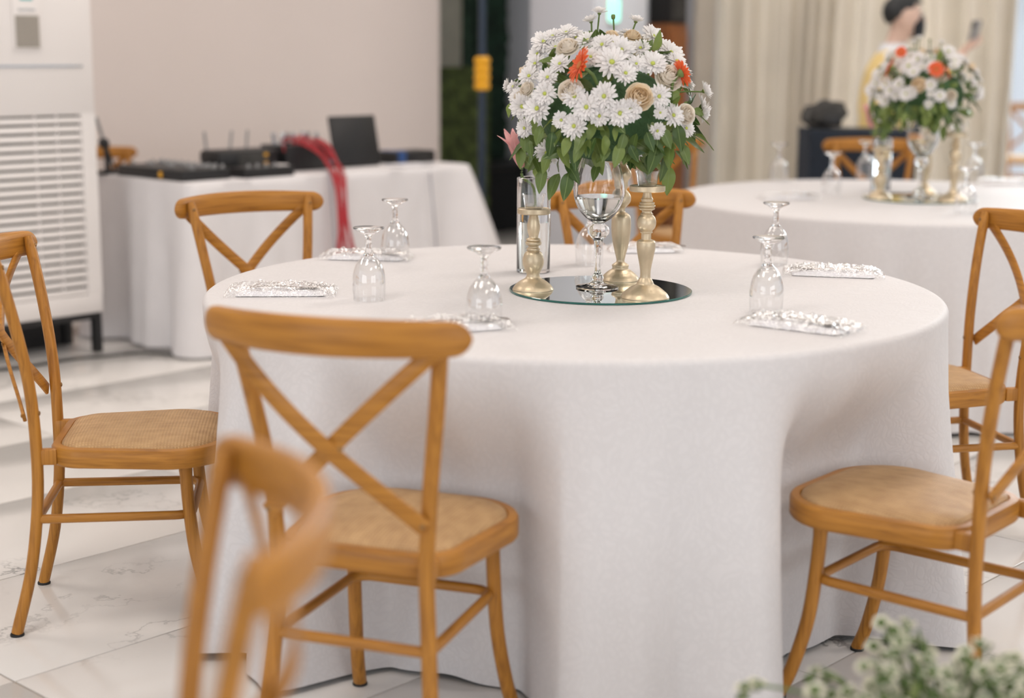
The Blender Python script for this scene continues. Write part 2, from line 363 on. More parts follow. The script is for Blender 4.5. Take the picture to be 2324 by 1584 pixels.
for k, (wp, wz) in enumerate(ADDED_WINS):  # free-standing frames added to go with the assumed daylight; neither is seen
    fr = MB()
    for x in (-2.4, -.8, .8, 2.4): fr.box((x, 0, 0), (.08, .08, 2.7))
    for z in (-1.35, 1.35): fr.box((0, 0, z), (4.88, .08, .08))
    o = struct(obj('window_%d' % (k + 1), fr.mesh('window', 'ac_white', 0), None, wp, (0, 0, wz)), 'tall white-framed window letting daylight into the hall')
    obj('pane', MB().box((0, -.02, 0), (4.8, .006, 2.7)).mesh('pane', 'bowl_glass', 0), o)
wallbox('baseboard_left', -4, 6.95, 6.985, 7.0, .0, .09, 'column_paint')
for k, (a, b_) in enumerate(ASSUMED_LAMPS):  # unseen panels added where the ceiling lights are assumed
    t = thing('ceiling_lamp', 'flat rectangular lamp panel fixed to the white ceiling', 'lamp', RC(a, b_, CEIL - .04), TH, 'lamp panels on the ceiling')
    if k == 0:
        fr = MB(); [fr.box(c, d) for c, d in (((0, .29, .02), (1.24, .03, .04)), ((0, -.29, .02), (1.24, .03, .04)), ((.605, 0, .02), (.03, .56, .04)), ((-.605, 0, .02), (.03, .56, .04)))]
        fme = fr.mesh('lamp_frame', 'ceiling_paint', 0); dme = MB().box((0, 0, .03), (1.18, .55, .012)).mesh('diffuser', 'lamp_panel', 0)
    obj('lamp_frame', fme, t); obj('diffuser', dme, t)

# column
cc = aty(1335, 100, 9.62); cm = MB().box((0, 0, CEIL/2), (.505, .505, CEIL), bev=.012).mesh('column', 'column_paint', 30)
tag(obj('column', cm, None, (cc.x, cc.y, 0), (0, 0, TH)), 'square white-painted column standing behind the flowers', 'column')
p = aty(1392, 24, 9.2)
ca, cb = rcof(Vector((cc.x, cc.y, 0)))
pt = ray(1392, 24); bf = cb - .2525; q = atb(1392, 24, bf - .012)
t = thing('emergency_light', 'small glowing mint-green lamp fixed high on the white column', 'lamp', q, TH)
obj('lens', MB().box((0, -.004, 0), (.09, .03, .13), bev=.012).mesh('lens', 'mint_light'), t); obj('housing', MB().box((0, .01, .0), (.11, .02, .16), bev=.006).mesh('housing', 'ac_white'), t)

# hedge panels, platform, pole in the recess
def bumpy(w, h, th, nx, nz, amp, mat):
    vs = []; fs = []
    for j in range(nz + 1):
        for i in range(nx + 1):
            x = (i/nx - .5)*w; z = j/nz*h; d = amp*(noise.noise(Vector((x*14, z*14, 3))) + .6*noise.noise(Vector((x*31, z*31, 9))))
            if i in (0, nx) or j == 0: d = 0
            vs.append((x + amp*.5*noise.noise(Vector((z*20, x, 1))), -th/2 - amp + d, z))
    for j in range(nz):
        for i in range(nx): k = j*(nx + 1) + i; fs.append((k, k + 1, k + nx + 2, k + nx + 1))
    mb = MB(); mb.add(vs, fs); mb.box((0, 0, h/2), (w, th, h)); return mb.mesh('hedge', mat)
pa = atb(1000, 200, 7.45); pb = atb(1092, 200, 7.45)
aL, aR = rcof(pa)[0], rcof(pb)[0]; ztop = atb(1045, 152, 7.45).z
tag(obj('hedge_panel', bumpy(aR - aL + .1, ztop, .1, 40, 50, .03, 'hedge'), None, RC((aL + aR)/2, 7.5), (0, 0, TH)), 'low olive-green artificial hedge panel beside the cream wall', 'hedge')
t = thing('glazed_screen', 'tall grey glazed screen with dark green frame above the low hedge', 'screen', RC((aL + aR)/2 + .12, 7.85), TH)
w_ = aR - aL + .25
obj('pane', MB().box((0, 0, 1.6), (w_, .02, 3.1)).mesh('pane', 'grey_panel', 0), t)
for s in (-1, 1): obj('frame_post', MB().box((s*w_/2, 0, 1.6), (.07, .06, 3.2), bev=.004).mesh('frame_post', 'hedge_dark', 30), t)
pc = atb(1098, 200, 8.3); pd = atb(1235, 200, 8.3)
a0, a1 = rcof(pc)[0], rcof(pd)[0]
tag(obj('hedge_wall', bumpy(a1 - a0 + .3, 3.2, .12, 50, 90, .04, 'hedge_dark'), None, RC((a0 + a1)/2, 8.4), (0, 0, TH)), 'tall very dark green artificial hedge wall beside the white column', 'hedge')
pz = atb(1150, 372, 7.7); aa = rcof(pz)[0]
t = thing('stage_platform', 'black-draped low platform in front of the dark hedge wall', 'platform', RC(8.48, 7.95), TH)
obj('deck', MB().box((0, 0, pz.z - .02), (.9, .5, .04), bev=.005).mesh('deck', 'black_plastic'), t)
obj('skirt', MB().box((0, 0, (pz.z - .04)/2), (.86, .46, pz.z - .04)).mesh('skirt', 'black_cloth', 0), t)
pp = aty(1094, 200, 8.35)
t = thing('stand_pole', 'dark lighting stand pole with a yellow ribbed clamp', 'stand', (pp.x, pp.y, 0))
obj('pole', MB().tube([(0, 0, .02), (0, 0, 2.6)], .020, 12).mesh('pole', 'pole_blue'), t)
for k in range(3):
    a = 2*PI*k/3 + .3; obj('foot', MB().tube([(0, 0, .28), (.3*math.cos(a), .3*math.sin(a), .012)], .011, 8).mesh('foot', 'black_plastic'), t)
z0, z1 = aty(1096, 205, 8.35).z, aty(1096, 128, 8.35).z
pr = [(.02, z0)]
for k in range(4):
    h = (z1 - z0)/4; pr += [(.036, z0 + h*k + .003), (.043, z0 + h*(k + .35)), (.043, z0 + h*(k + .7)), (.033, z0 + h*(k + .97))]
cl = obj('yellow_clamp', MB().lathe(pr + [(.02, z1)], 16).mesh('yellow_clamp', 'yellow_plastic'), t); cl['label'] = 'yellow ribbed clamp'

# curtain along the room's cross direction at a = 8.95
def curtain(bfrom, bto, a, n, seed):
    rnd = random.Random(seed); vs = []; fs = []; nz = 14; L_ = abs(bto - bfrom)
    ph = 0; prof = []
    for i in range(n + 1):
        t = i/n; ph += (L_/n)/(.17 + .05*math.sin(t*9 + 1) + .03*math.sin(t*23))
        prof.append((t, math.sin(2*PI*ph*1.0)*.075 + .03*math.sin(2*PI*ph*.5 + 1) + .018*math.sin(4*PI*ph + .7)))
    for j in range(nz + 1):
        zf = j/nz; z = .02 + zf*3.2
        for (t, d) in prof:
            sway = .10*(1 - zf)*math.sin(t*11 + 2)*(1 if t > .3 else .3)
            b = bfrom + (bto - bfrom)*t + sway
            vs.append(RC(a + d*(.75 + .35*(1 - zf)), b, z))
    for j in range(nz):
        for i in range(n): k = j*(n + 1) + i; fs.append((k, k + 1, k + n + 2, k + n + 1))
    me = MB().add(vs, fs).mesh('curtain', 'curtain', 60); return me
o = obj('curtain', curtain(6.62, 4.16, 8.95, 400, 3)); tag(o, 'floor-length beige curtain hanging in deep vertical folds', 'curtain')
md = o.modifiers.new('thickness', 'SOLIDIFY'); md.thickness = .004
t = thing('curtain_rail', 'plain white rail carrying the beige curtain under the ceiling', 'rail', RC(8.95, 5.32, 3.24), TH)
obj('rail_bar', MB().box((0, 0, .0), (.05, 2.7, .05), bev=.004).mesh('rail_bar', 'ac_white'), t)
for s in (-1, 1): obj('rail_bracket', MB().box((0, s*1.1, .035), (.04, .05, .05)).mesh('rail_bracket', 'chrome', 0), t)
# wooden cabinet with black box between column and curtain
q = aty(1514, 100, 10.35)
t = thing('wooden_cabinet', 'tall brown wooden cabinet between the white column and the curtain', 'cabinet', (q.x, q.y, 0), TH)
zz = aty(1514, 55, 10.35).z
obj('body', MB().box((0, 0, zz/2), (.20, .18, zz), bev=.006).mesh('body', 'brown_wood'), t)
obj('door', MB().box((0, -.098, zz*.5), (.17, .016, zz - .12), bev=.004).mesh('door', 'brown_wood'), t)
o = tag(obj('black_speaker', MB().box((0, 0, .22), (.19, .18, .44), bev=.012).mesh('black_speaker', 'black_plastic'), None, (q.x, q.y, zz), (0, 0, TH)), 'black box loudspeaker standing on the brown wooden cabinet', 'speaker')
obj('speaker_grille', MB().box((0, -.094, .22), (.15, .012, .38), bev=.004).mesh('speaker_grille', 'bag_fabric'), o)

# ================================================================== CROSS-BACK CHAIR
def lerp(a, b, t): return a + (b - a)*t
def make_chair(label):
    t = thing('cross_back_chair', label, 'chair')
    def zlist(p): return spl(p, 7)
    for s in (-1, 1):
        p = zlist([(s*.177, -.262, .006), (s*.163, -.226, .15), (s*.151, -.207, .30), (s*.147, -.204, .43), (s*.158, -.211, .58), (s*.179, -.233, .73), (s*.199, -.262, .873)])
        n = len(p); rr = [(.0150, .0135) if i < n - 3 else (.0150 - .0012*(i - n + 3)**2, .0135 - .001*(i - n + 3)**2) for i in range(n)]
        obj('back_post', MB().tube(p, rr, 12, up=Vector((0, 1, 0))).mesh('back_post', 'wood_upright', 50), t)
        p = zlist([(s*.150, .125, .405), (s*.152, .130, .30), (s*.156, .143, .18), (s*.165, .170, .07), (s*.172, .195, .006)])
        obj('front_leg', MB().tube(p, [.0155]*3 + [.0145]*(len(p) - 3), 12, up=Vector((0, 1, 0))).mesh('front_leg', 'wood_upright', 50), t)
    # bowed top rail with fully rounded ends
    vs = []; fs = []; N = 44; K = 14; Lr = .250
    for i in range(N + 1):
        u = -1 + 2*i/N; u = math.sin(u*PI/2); x = u*Lr
        e = max(0, (abs(x) - (Lr - .030))/.030); hh = (.0335 - .004*(x/Lr)**2)*math.sqrt(max(.004, 1 - e*e)); th = .0125*math.sqrt(max(.002, 1 - .8*e*e))
        y = -.286 - .058*(1 - (x/.2)**2); zc = .853 + .004*(1 - (x/Lr)**2)
        dy = .058*2*x/.04; tn = Vector((1, dy, 0)).normalized(); nn = Vector((-tn.y, tn.x, 0))
        for k in range(K):
            a = 2*PI*k/K; ca_, sa = math.cos(a), math.sin(a)
            px = math.copysign(abs(ca_)**.6, ca_)*th; pz_ = math.copysign(abs(sa)**.75, sa)*hh
            vs.append(Vector((x, y, zc)) + nn*px + Vector((0, 0, pz_)))
    for i in range(N):
        for k in range(K): q = (k + 1) % K; fs.append((i*K + k, i*K + q, (i + 1)*K + q, (i + 1)*K + k))
    fs.append(tuple(range(K))); fs.append(tuple(N*K + k for k in range(K)))
    obj('top_rail', MB().add(vs, fs).mesh('top_rail', 'wood_across', 60), t)
    # crossed flat straps
    for s in (-1, 1):
        pts = []; n = 26
        for i in range(n + 1):
            q = i/n; x = lerp(-s*.200, s*.152, q); z = lerp(.838, .505, q)
            py = lerp(-.283, -.226, sst(0, 1, q)); y = py - .040*math.sin(PI*q) - (.0045 if s > 0 else -.0045)*math.sin(PI*q)
            pts.append(Vector((x, y, z)))
        vs = []; fs = []
        for i, p in enumerate(pts):
            tn = (pts[min(i + 1, n)] - pts[max(i - 1, 0)]).normalized(); wv = tn.cross(Vector((0, 1, 0))).normalized(); nv = tn.cross(wv).normalized()
            for (cw, cn) in ((-.0155, -.0022), (-.013, -.0042), (.013, -.0042), (.0155, -.0022), (.0155, .0022), (.013, .0042), (-.013, .0042), (-.0155, .0022)): vs.append(p + wv*cw + nv*cn)
        for i in range(n):
            for k in range(8): q = (k + 1) % 8; fs.append((i*8 + k, i*8 + q, (i + 1)*8 + q, (i + 1)*8 + k))
        fs += [tuple(range(8)), tuple(n*8 + k for k in range(8))]
        obj('cross_strap', MB().add(vs, fs).mesh('cross_strap', 'wood_across', 40), t)
    # seat outline (rounded trapezoid)
    def outline(inset, n=14):
        fw, rw, yf, yr, rf, rr = .210 - inset, .182 - inset, .224 - inset, -.178 + inset, .135 - inset, .085 - inset
        pts = []
        for (cx, cy, rad, a0) in ((fw - rf, yf - rf, rf, 0), (-(fw - rf), yf - rf, rf, 90), (-(rw - rr), yr + rr, rr, 180), (rw - rr, yr + rr, rr, 270)):
            for i in range(n + 1): a = R_(a0 + 90*i/n); pts.append((cx + rad*math.cos(a), cy + rad*math.sin(a)))
        return pts
    rings = [(0.004, .391), (0, .396), (0, .428), (.004, .434), (.020, .435), (.023, .430), (.023, .396), (.004, .391)]
    vs = []; fs = []; n = len(outline(0))
    for ins, z in rings[:-1]: vs += [(x, y, z) for x, y in outline(ins)]
    for j in range(7):
        for i in range(n): k = (i + 1) % n; j2 = (j + 1) % 7; fs.append((j*n + i, j*n + k, j2*n + k, j2*n + i))
    obj('seat_frame', MB().add(vs, fs).mesh('seat_frame', 'wood_across', 40), t)
    vs = []; fs = []; prs = [(1.0, .428), (.985, .437), (.93, .443), (.8, .448), (.6, .4515), (.3, .4535)]; ol = outline(.0215)
    for sc_, z in prs: vs += [(x*sc_, .02 + (y - .02)*sc_, z) for x, y in ol]
    for j in range(len(prs) - 1):
        for i in range(n): k = (i + 1) % n; fs.append((j*n + i, j*n + k, (j + 1)*n + k, (j + 1)*n + i))
    vs.append((0, .02, .454)); c = len(vs) - 1; j = len(prs) - 1
    for i in range(n): fs.append((j*n + i, j*n + (i + 1) % n, c))
    o = obj('cane_seat', MB().add(vs, fs).mesh('cane_seat', 'cane', 60), t); o['label'] = 'woven rattan seat panel'
    for s in (-1, 1): obj('seat_bracket', MB().box((s*.143, -.184, .412), (.024, .05, .036), bev=.004).mesh('seat_bracket', 'wood_upright'), t)
    # box stretcher: U bar and rear bar
    z = .268; p = [Vector((-.153, -.208, z)), Vector((-.150, .09, z))]
    for i in range(7): a = R_(180 - 15*i); p.append(Vector((-.112 + .038*math.cos(a), .098 + .038*math.sin(a), z)))
    p += [Vector((-q.x, q.y, z)) for q in reversed(p)]
    obj('stretcher', MB().tube(p, .0105, 10).mesh('stretcher', 'wood_across', 50), t)
    obj('rear_stretcher', MB().tube([(-.153, -.208, z), (.153, -.208, z)], .0105, 10).mesh('rear_stretcher', 'wood_across', 50), t)
    cap = MB().lathe([(.0158, 0), (.0160, .004), (.015, .006)], 14).mesh('foot_cap', 'rubber')
    for x, y in ((-.177, -.262), (.177, -.262), (-.172, .195), (.172, .195)): obj('foot_cap', cap, t, (x, y, 0))
    sm = MB().lathe([(.0055, 0), (.0052, .002), (.003, .0032), (0.0001, .0034)], 10).mesh('screw', 'screw')
    for s in (-1, 1):
        obj('screw', sm, t, mtx=Matrix.Translation((s*.197, -.246, .852)) @ zalign((0, 1, .1)))
        obj('screw', sm, t, mtx=Matrix.Translation((s*.152, -.1935, .515)) @ zalign((0, 1, .05)))
        obj('screw', sm, t, mtx=Matrix.Translation((s*.150, -.2305, .510)) @ zalign((0, -1, .05)))
    obj('screw', sm, t, mtx=Matrix.Translation((.024, -.292, .652)) @ zalign((0, 1, 0)))
    return t
CH = [('A', -.888, 3.583, -83.07, 'amber cross-back chair with rattan seat between the air conditioner and the front table'),
      ('B', -.635, 4.514, -142.26, 'amber cross-back chair between the front table and the equipment table'),
      ('C', -.219, 2.873, -19.27, 'amber cross-back chair with its back turned, beside the strongly blurred chair'),
      ('D', .407, 4.707, 194.18, 'amber cross-back chair behind the goblet vase and gold candlesticks'),
      ('E', .824, 3.075, 49.92, 'amber cross-back chair with rattan seat beside the white-flowering plant'),
      ('F', 1.156, 4.254, 102.84, 'amber cross-back chair between the front table and the second table'),
      ('G', -.535, 1.485, 104.5, 'strongly blurred amber cross-back chair seen end-on, apart from the front table')]
proto = make_chair(CH[0][4]); proto['group'] = 'cross-back chairs at the front table'
proto.location = (CH[0][1], CH[0][2], 0); proto.rotation_euler = (0, 0, R_(CH[0][3]))
for n_, x, y, r_, lb in CH[1:]: dup(proto, (x, y, 0), R_(r_), lb, group='cross-back chairs at the front table' if n_ != 'G' else 'other cross-back chairs')
for x, y, r_, lb in ((1.80, 7.68, 176, 'amber cross-back chair standing in front of the black draped box'),
                     (.86, 7.72, 205, 'amber cross-back chair half hidden by the flowers, before the beige curtain'),
                     (4.34, 13.4, 150, 'amber chair in the bright opening beyond the curtain')):
    dup(proto, (x, y, 0), R_(r_), lb, group='other cross-back chairs')
q = atb(283, 362, 6.52); dup(proto, (q.x, q.y, 0), TH + PI, 'amber chair half hidden behind the equipment table near the air conditioner', .93, group='other cross-back chairs')

# ================================================================== TABLES
T_ = .745
def dents_for(tx, ty, chairs):
    out = []
    for (x, y, rdeg) in chairs:
        dx, dy = x - tx, y - ty; d = math.hypot(dx, dy); out.append((math.atan2(dy, dx), d - .235))
    return out
def make_cloth(Rr, dents, seed, amp, z_hem=.012, nth=900):
    rnd = random.Random(seed); ph = [(k, rnd.uniform(0, 2*PI), rnd.uniform(.5, 1)) for k in (7, 9, 11, 13, 16, 19, 23)]
    def fold(th): return sum(a*math.cos(k*th + p) for k, p, a in ph)/3.2
    def fold2(th): return sum(a*math.cos((2*k + 1)*th + 2*p) for k, p, a in ph)/3.2
    rings = []
    for r in (0.0005, .1, .25, .4, .55, .7, .8, .86): rings.append(('t', r*Rr))
    vs = []; fs = []; nd = 46
    prof = [('t', q) for q in (.001, .15, .35, .55, .75, .9)] + [('s', R_(a)) for a in (0, 15, 30, 45, 60, 75)] + [('d', i/nd) for i in range(nd + 1)]
    er = .016
    for kind, q in prof:
        for i in range(nth):
            th = 2*PI*i/nth
            if kind == 't': r, z = q*(Rr - er), T_
            elif kind == 's': r, z = Rr - er + er*math.sin(q), T_ - er + er*math.cos(q)
            else:
                z = lerp(T_ - er, z_hem, q)
                f = fold(th); f = (1 - abs(f))**1.0*.55 + f*.5
                r = Rr + .012*q + amp*(q**1.1)*(f + .12) + .034*q**1.2*fold2(th)
                r += .006*noise.noise(Vector((math.cos(th)*5, math.sin(th)*5, z*4)))*q
                r0 = r
                for (ca_, rad) in dents:
                    dth = (th - ca_ + PI) % (2*PI) - PI
                    w = Rr*math.sin(dth) if abs(dth) < 1.2 else 9
                    win = 1 - sst(.17, .285, abs(w))
                    if win > 0:
                        depth = sst(T_ - .03, .44, z) if False else 1 - sst(.44, T_ - .02, z)
                        tgt = (rad - .012)/max(.6, math.cos(dth))
                        if z < .40: tgt -= .03*sst(.40, .15, z) if False else .03*(1 - sst(.12, .40, z))
                        if r > tgt: r = lerp(r, tgt + .004*fold2(th), win*depth)
                # slight bulge just outside the dents
                for (ca_, rad) in dents:
                    dth = (th - ca_ + PI) % (2*PI) - PI; w = abs(Rr*math.sin(dth)) if abs(dth) < 1.2 else 9
                    r += .035*q*math.exp(-((w - .33)/.06)**2)
            vs.append((r*math.cos(th), r*math.sin(th), z + (.0 if kind != 'd' else .010*q*q*fold(th + 1))))
    for j in range(len(prof) - 1):
        for i in range(nth): k = (i + 1) % nth; fs.append((j*nth + i, j*nth + k, (j + 1)*nth + k, (j + 1)*nth + i))
    fs.append(tuple(range(nth)))
    return MB().add(vs, fs).mesh('tablecloth', 'linen', 80)
def make_table(x, y, Rr, lab):
    t = thing('banquet_table', lab, 'table', (x, y, 0))
    obj('table_top', MB().lathe([(Rr - .012, T_ - .030), (Rr - .006, T_ - .026), (Rr - .006, T_ - .006), (Rr - .012, T_ - .003)], 64).mesh('table_top', 'table_core'), t)
    lg = MB().tube([(0, 0, 0), (0, 0, T_ - .03)], .018, 10).mesh('leg', 'black_plastic')
    for k in range(4): a = k*PI/2 + .35; obj('leg', lg, t, (.42*math.cos(a), .42*math.sin(a), 0))
TX, TY, TR = .1485, 3.8142, .899
make_table(TX, TY, TR, 'round banquet table under the damask cloth ringed by six chairs')
o = obj('tablecloth', make_cloth(TR, dents_for(TX, TY, [c[1:4] for c in CH[:6]]), 5, .085), None, (TX, TY, 0))
tag(o, 'white damask cloth draped to the floor over the front table', 'tablecloth', 'white round tablecloths')
T2X, T2Y = 1.60, 6.28
make_table(T2X, T2Y, .93, 'round banquet table under the cloth standing before the curtain')
o = obj('tablecloth', make_cloth(.936, dents_for(T2X, T2Y, [(1.80, 7.68, 0)]), 11, .04, nth=500), None, (T2X, T2Y, 0))
tag(o, 'white cloth draped to the floor over the second table near the curtain', 'tablecloth', 'white round tablecloths')

# ------------------------------------------------------------------ centrepiece
G = T_ + .0005
def lathe_obj(name, prof, mat, parent, n=40, **k): return obj(name, MB().lathe(prof, n, **k).mesh(name, mat, 50), parent)
MX, MY = .216, 3.785; MZ = T_ + .0055
def mirror_plate(x, y, lab):
    t = thing('mirror_plate', lab, 'mirror', (x, y, T_))
    obj('mirror_disc', MB().lathe([(.2215, .0052), (.0001, .0052)], 96, cap0=False, cap1=False).mesh('mirror_disc', 'mirror', 0), t)
    obj('glass_edge', MB().lathe([(.2205, 0), (.2235, .0008), (.2235, .0044), (.2215, .0052)], 96, cap1=False).mesh('glass_edge', 'mirror_edge', 60), t)
    return t
mirror_plate(MX, MY, 'round mirror plate under the candlesticks on the front table')
mirror_plate(T2X + .03, T2Y - .02, 'round mirror plate on the second table near the curtain')
U = 1/(4.062*955)
def cprof(rows, base): # rows (y, halfwidth) in crop units from base upwards
    return [(w*U, (base - y)*U*1.03) for y, w in rows]
def smoothprof(pr, n=3):
    P = spl([(r, 0, z) for r, z in pr], n); return [(max(.0005, q.x), q.z) for q in P]
C_short = smoothprof(cprof([(1340, 195), (1332, 193), (1300, 172), (1262, 125), (1240, 85), (1220, 66), (1195, 62), (1165, 74), (1120, 95), (1070, 101), (1015, 88), (992, 72), (985, 58), (972, 64), (960, 62), (950, 50), (936, 52), (928, 68), (912, 76), (900, 74), (892, 60), (884, 70), (872, 66), (862, 48), (845, 46), (800, 58), (750, 61), (700, 52), (660, 41), (640, 39)], 1340))
C_mid = smoothprof(cprof([(1415, 225), (1405, 222), (1370, 195), (1320, 130), (1296, 84), (1275, 74), (1250, 60), (1225, 48), (1150, 52), (1050, 72), (970, 86), (920, 84), (902, 70), (896, 48), (885, 45), (850, 45), (840, 46), (836, 56), (826, 58), (820, 52), (790, 78), (745, 87), (700, 76), (676, 56), (668, 60), (660, 48), (648, 44), (636, 52), (628, 70), (618, 74), (612, 62), (604, 74), (592, 75), (584, 62), (576, 68), (568, 66), (560, 50), (540, 56), (525, 46), (490, 38), (465, 37)], 1415))
C_tall = smoothprof(cprof([(1245, 190), (1236, 188), (1200, 165), (1160, 118), (1138, 84), (1120, 80), (1100, 84), (1082, 60), (1062, 40), (1000, 52), (900, 78), (780, 95), (680, 96), (630, 86), (605, 62), (590, 38), (555, 36), (530, 60), (490, 88), (440, 88), (400, 64), (380, 46), (350, 60), (320, 58), (295, 62), (250, 88), (205, 82), (170, 52), (140, 40), (120, 38)], 1245))
def candlestick(prof, plate_r, x, y, lab):
    t = thing('candlestick', lab, 'candlestick', (x, y, MZ), 0, 'gold candlesticks')
    h = prof[-1][1]
    obj('turned_stem', MB().lathe(prof, 36).mesh('turned_stem', 'gold', 40), t)
    obj('drip_plate', MB().lathe([(.012, h - .002), (plate_r - .002, h - .001), (plate_r, h + .001), (plate_r, h + .0115), (plate_r - .002, h + .0125), (plate_r - .004, h + .011), (.010, h + .011)], 44).mesh('drip_plate', 'gold', 30), t)
    return t, h + .011
cup_out = [(.0205, 0), (.0215, .001), (.0262, .030), (.0288, .0345), (.0290, .0365), (.0272, .0362), (.0250, .031), (.0200, .007), (.0001, .0065)]
cup_me = MB().lathe(cup_out, 32, cap1=False).mesh('votive_cup', 'bowl_glass', 40)
wick_me = None
def votive(x, y, z, lab):
    o = obj('votive_cup', cup_me, None, (x, y, z)); tag(o, lab, 'cup', 'glass votive cups')
    obj('cup_rib_ring', MB().lathe([(.0212, .002), (.0222, .004), (.0229, .010), (.0218, .0105)], 32, cap0=False, cap1=False).mesh('cup_rib_ring', 'bowl_glass'), o)
def cand_set(ox, oy, where, sc_=1):
    spots = ((C_short, .0400, -.166, -.022, 'short gold candlestick with a ball at its foot on the %s' % where, 'glass votive cup on the short candlestick of the %s' % where),
             (C_mid, .0420, .098, -.130, 'medium gold candlestick with two bulbs on the %s' % where, 'glass votive cup on the medium candlestick of the %s' % where),
             (C_tall, .0420, .058, .150, 'tall gold vase-shaped candlestick on the %s' % where, 'glass votive cup on the tall candlestick of the %s' % where))
    for pr_, rr, dx, dy, l1, l2 in spots:
        t, h = candlestick(pr_, rr, ox + dx, oy + dy, l1); votive(ox + dx, oy + dy, MZ + h, l2)
cand_set(MX, MY, 'front table'); cand_set(T2X + .03, T2Y - .02, 'second table')

# big goblet vase
V = 1/(4.062*924)
gv = [(195, 0), (197, 8), (190, 16), (120, 26), (70, 45), (52, 65), (60, 85), (52, 108), (32, 135), (28, 200), (30, 330), (40, 420), (62, 455), (96, 490), (103, 520), (92, 555), (62, 578), (56, 590), (75, 604), (128, 640), (178, 700), (214, 770), (234, 850), (232, 930), (212, 1030), (182, 1130), (160, 1200), (150, 1250), (148, 1290)]
gv_out = smoothprof([(w*V, h*V*1.02) for w, h in gv], 2)
gin = [(max(.0005, w*V - .0028), h*V*1.02 + (.004 if h < 660 else 0)) for w, h in reversed(gv) if h >= 604]
gv_in = gin + [(.0005, 604*V*1.02)]
def goblet_vase(x, y, lab):
    t = thing('goblet_vase', lab, 'vase', (x, y, MZ))
    obj('glass_body', MB().lathe(gv_out + gv_in, 48, cap1=False).mesh('glass_body', 'glass', 60), t)
    wl = 830*V*1.02
    wp = [(max(.0005, w*V - .0034), h*V*1.02 + (.005 if h < 660 else 0)) for w, h in gv if 604 <= h <= 800] + [(234*V - .0036, wl), (.0005, wl)]
    obj('water', MB().lathe([(.0005, wp[0][1])] + wp, 48, cap0=False, cap1=False).mesh('water', 'water', 60), t)
    return t
GVX, GVY = .209, 3.80
goblet_vase(GVX, GVY, 'large clear goblet vase holding the flowers on the front table')
G2X, G2Y = T2X + .03, T2Y - .02
goblet_vase(G2X, G2Y, 'large clear goblet vase holding the flowers on the second table')
# cylinder vase with water and lily
def cyl_vase(x, y, z, lab, r=.0445, h=.250, lvl=.134):
    t = thing('cylinder_vase', lab, 'vase', (x, y, z))
    obj('glass_wall', MB().lathe([(r - .002, 0), (r, .002), (r, h - .001), (r - .0015, h), (r - .003, h - .001), (r - .003, .011), (.0005, .010)], 48, cap1=False).mesh('glass_wall', 'glass', 50), t)
    obj('water', MB().lathe([(.0005, .0105), (r - .0034, .0105), (r - .0034, lvl), (.0005, lvl)], 48, cap0=False, cap1=False).mesh('water', 'water', 50), t)
    return t
# inverted stemmed goblets
gob = [(.0355, .1715), (.0362, .1700), (.0340, .1665), (.0160, .1575), (.0085, .1500), (.0068, .1420), (.0080, .1330), (.0072, .1230), (.0085, .1130), (.0140, .1050)]
bowl = [(.0140, .1050), (.0225, .0960), (.0310, .0830), (.0372, .0640), (.0395, .0440), (.0390, .0220), (.0372, .0010), (.0364, .0000), (.0358, .0012), (.0376, .0225), (.0380, .0440), (.0358, .0635), (.0297, .0820), (.0212, .0945), (.0090, .1015), (.0005, .1025)]
gob_stem = MB().lathe([(.0005, .1712)] + smoothprof(gob, 2) + [(.0005, .1040)], 36, cap0=False, cap1=False).mesh('foot_and_stem', 'glass', 60)
gob_bowl = MB().lathe(smoothprof(bowl[:7], 3) + bowl[7:], 40, cap0=False, cap1=False).mesh('bowl', 'bowl_glass', 60)
def goblet(u, v, lab, dz=0):
    q = atz(u, v, T_); t = thing('water_goblet', lab, 'glass', (q.x, q.y, G + dz), random.random()*6, 'upturned water goblets')
    obj('foot_and_stem', gob_stem, t); obj('bowl', gob_bowl, t); return t
goblet(838, 681, 'upside-down clear goblet beside the napkin packet by the air conditioner chair')
goblet(897, 592, 'upside-down clear goblet behind a napkin packet, in front of the red cables')
goblet(1098, 742, 'upside-down clear goblet standing alone before the short gold candlestick')
goblet(1738, 708, 'upside-down clear goblet overlapping another, next to a napkin packet with spoons')
goblet(1757, 600, 'upside-down clear goblet behind another goblet, near the chair between the tables')
goblet(1337, 601, 'upside-down clear goblet seen through the stem of the goblet vase')
goblet(1767, 412, 'upside-down goblet on the second table, standing before the curtain')
goblet(1886, 440, 'upside-down goblet on the second table between the chair back and mirror plate')
goblet(1962, 404, 'upside-down goblet on the second table beside the lily vase')
goblet(2190, 487, 'upside-down goblet on the second table near the edge by the front chair')
goblet(2210, 410, 'upside-down goblet on the second table under the bright opening')

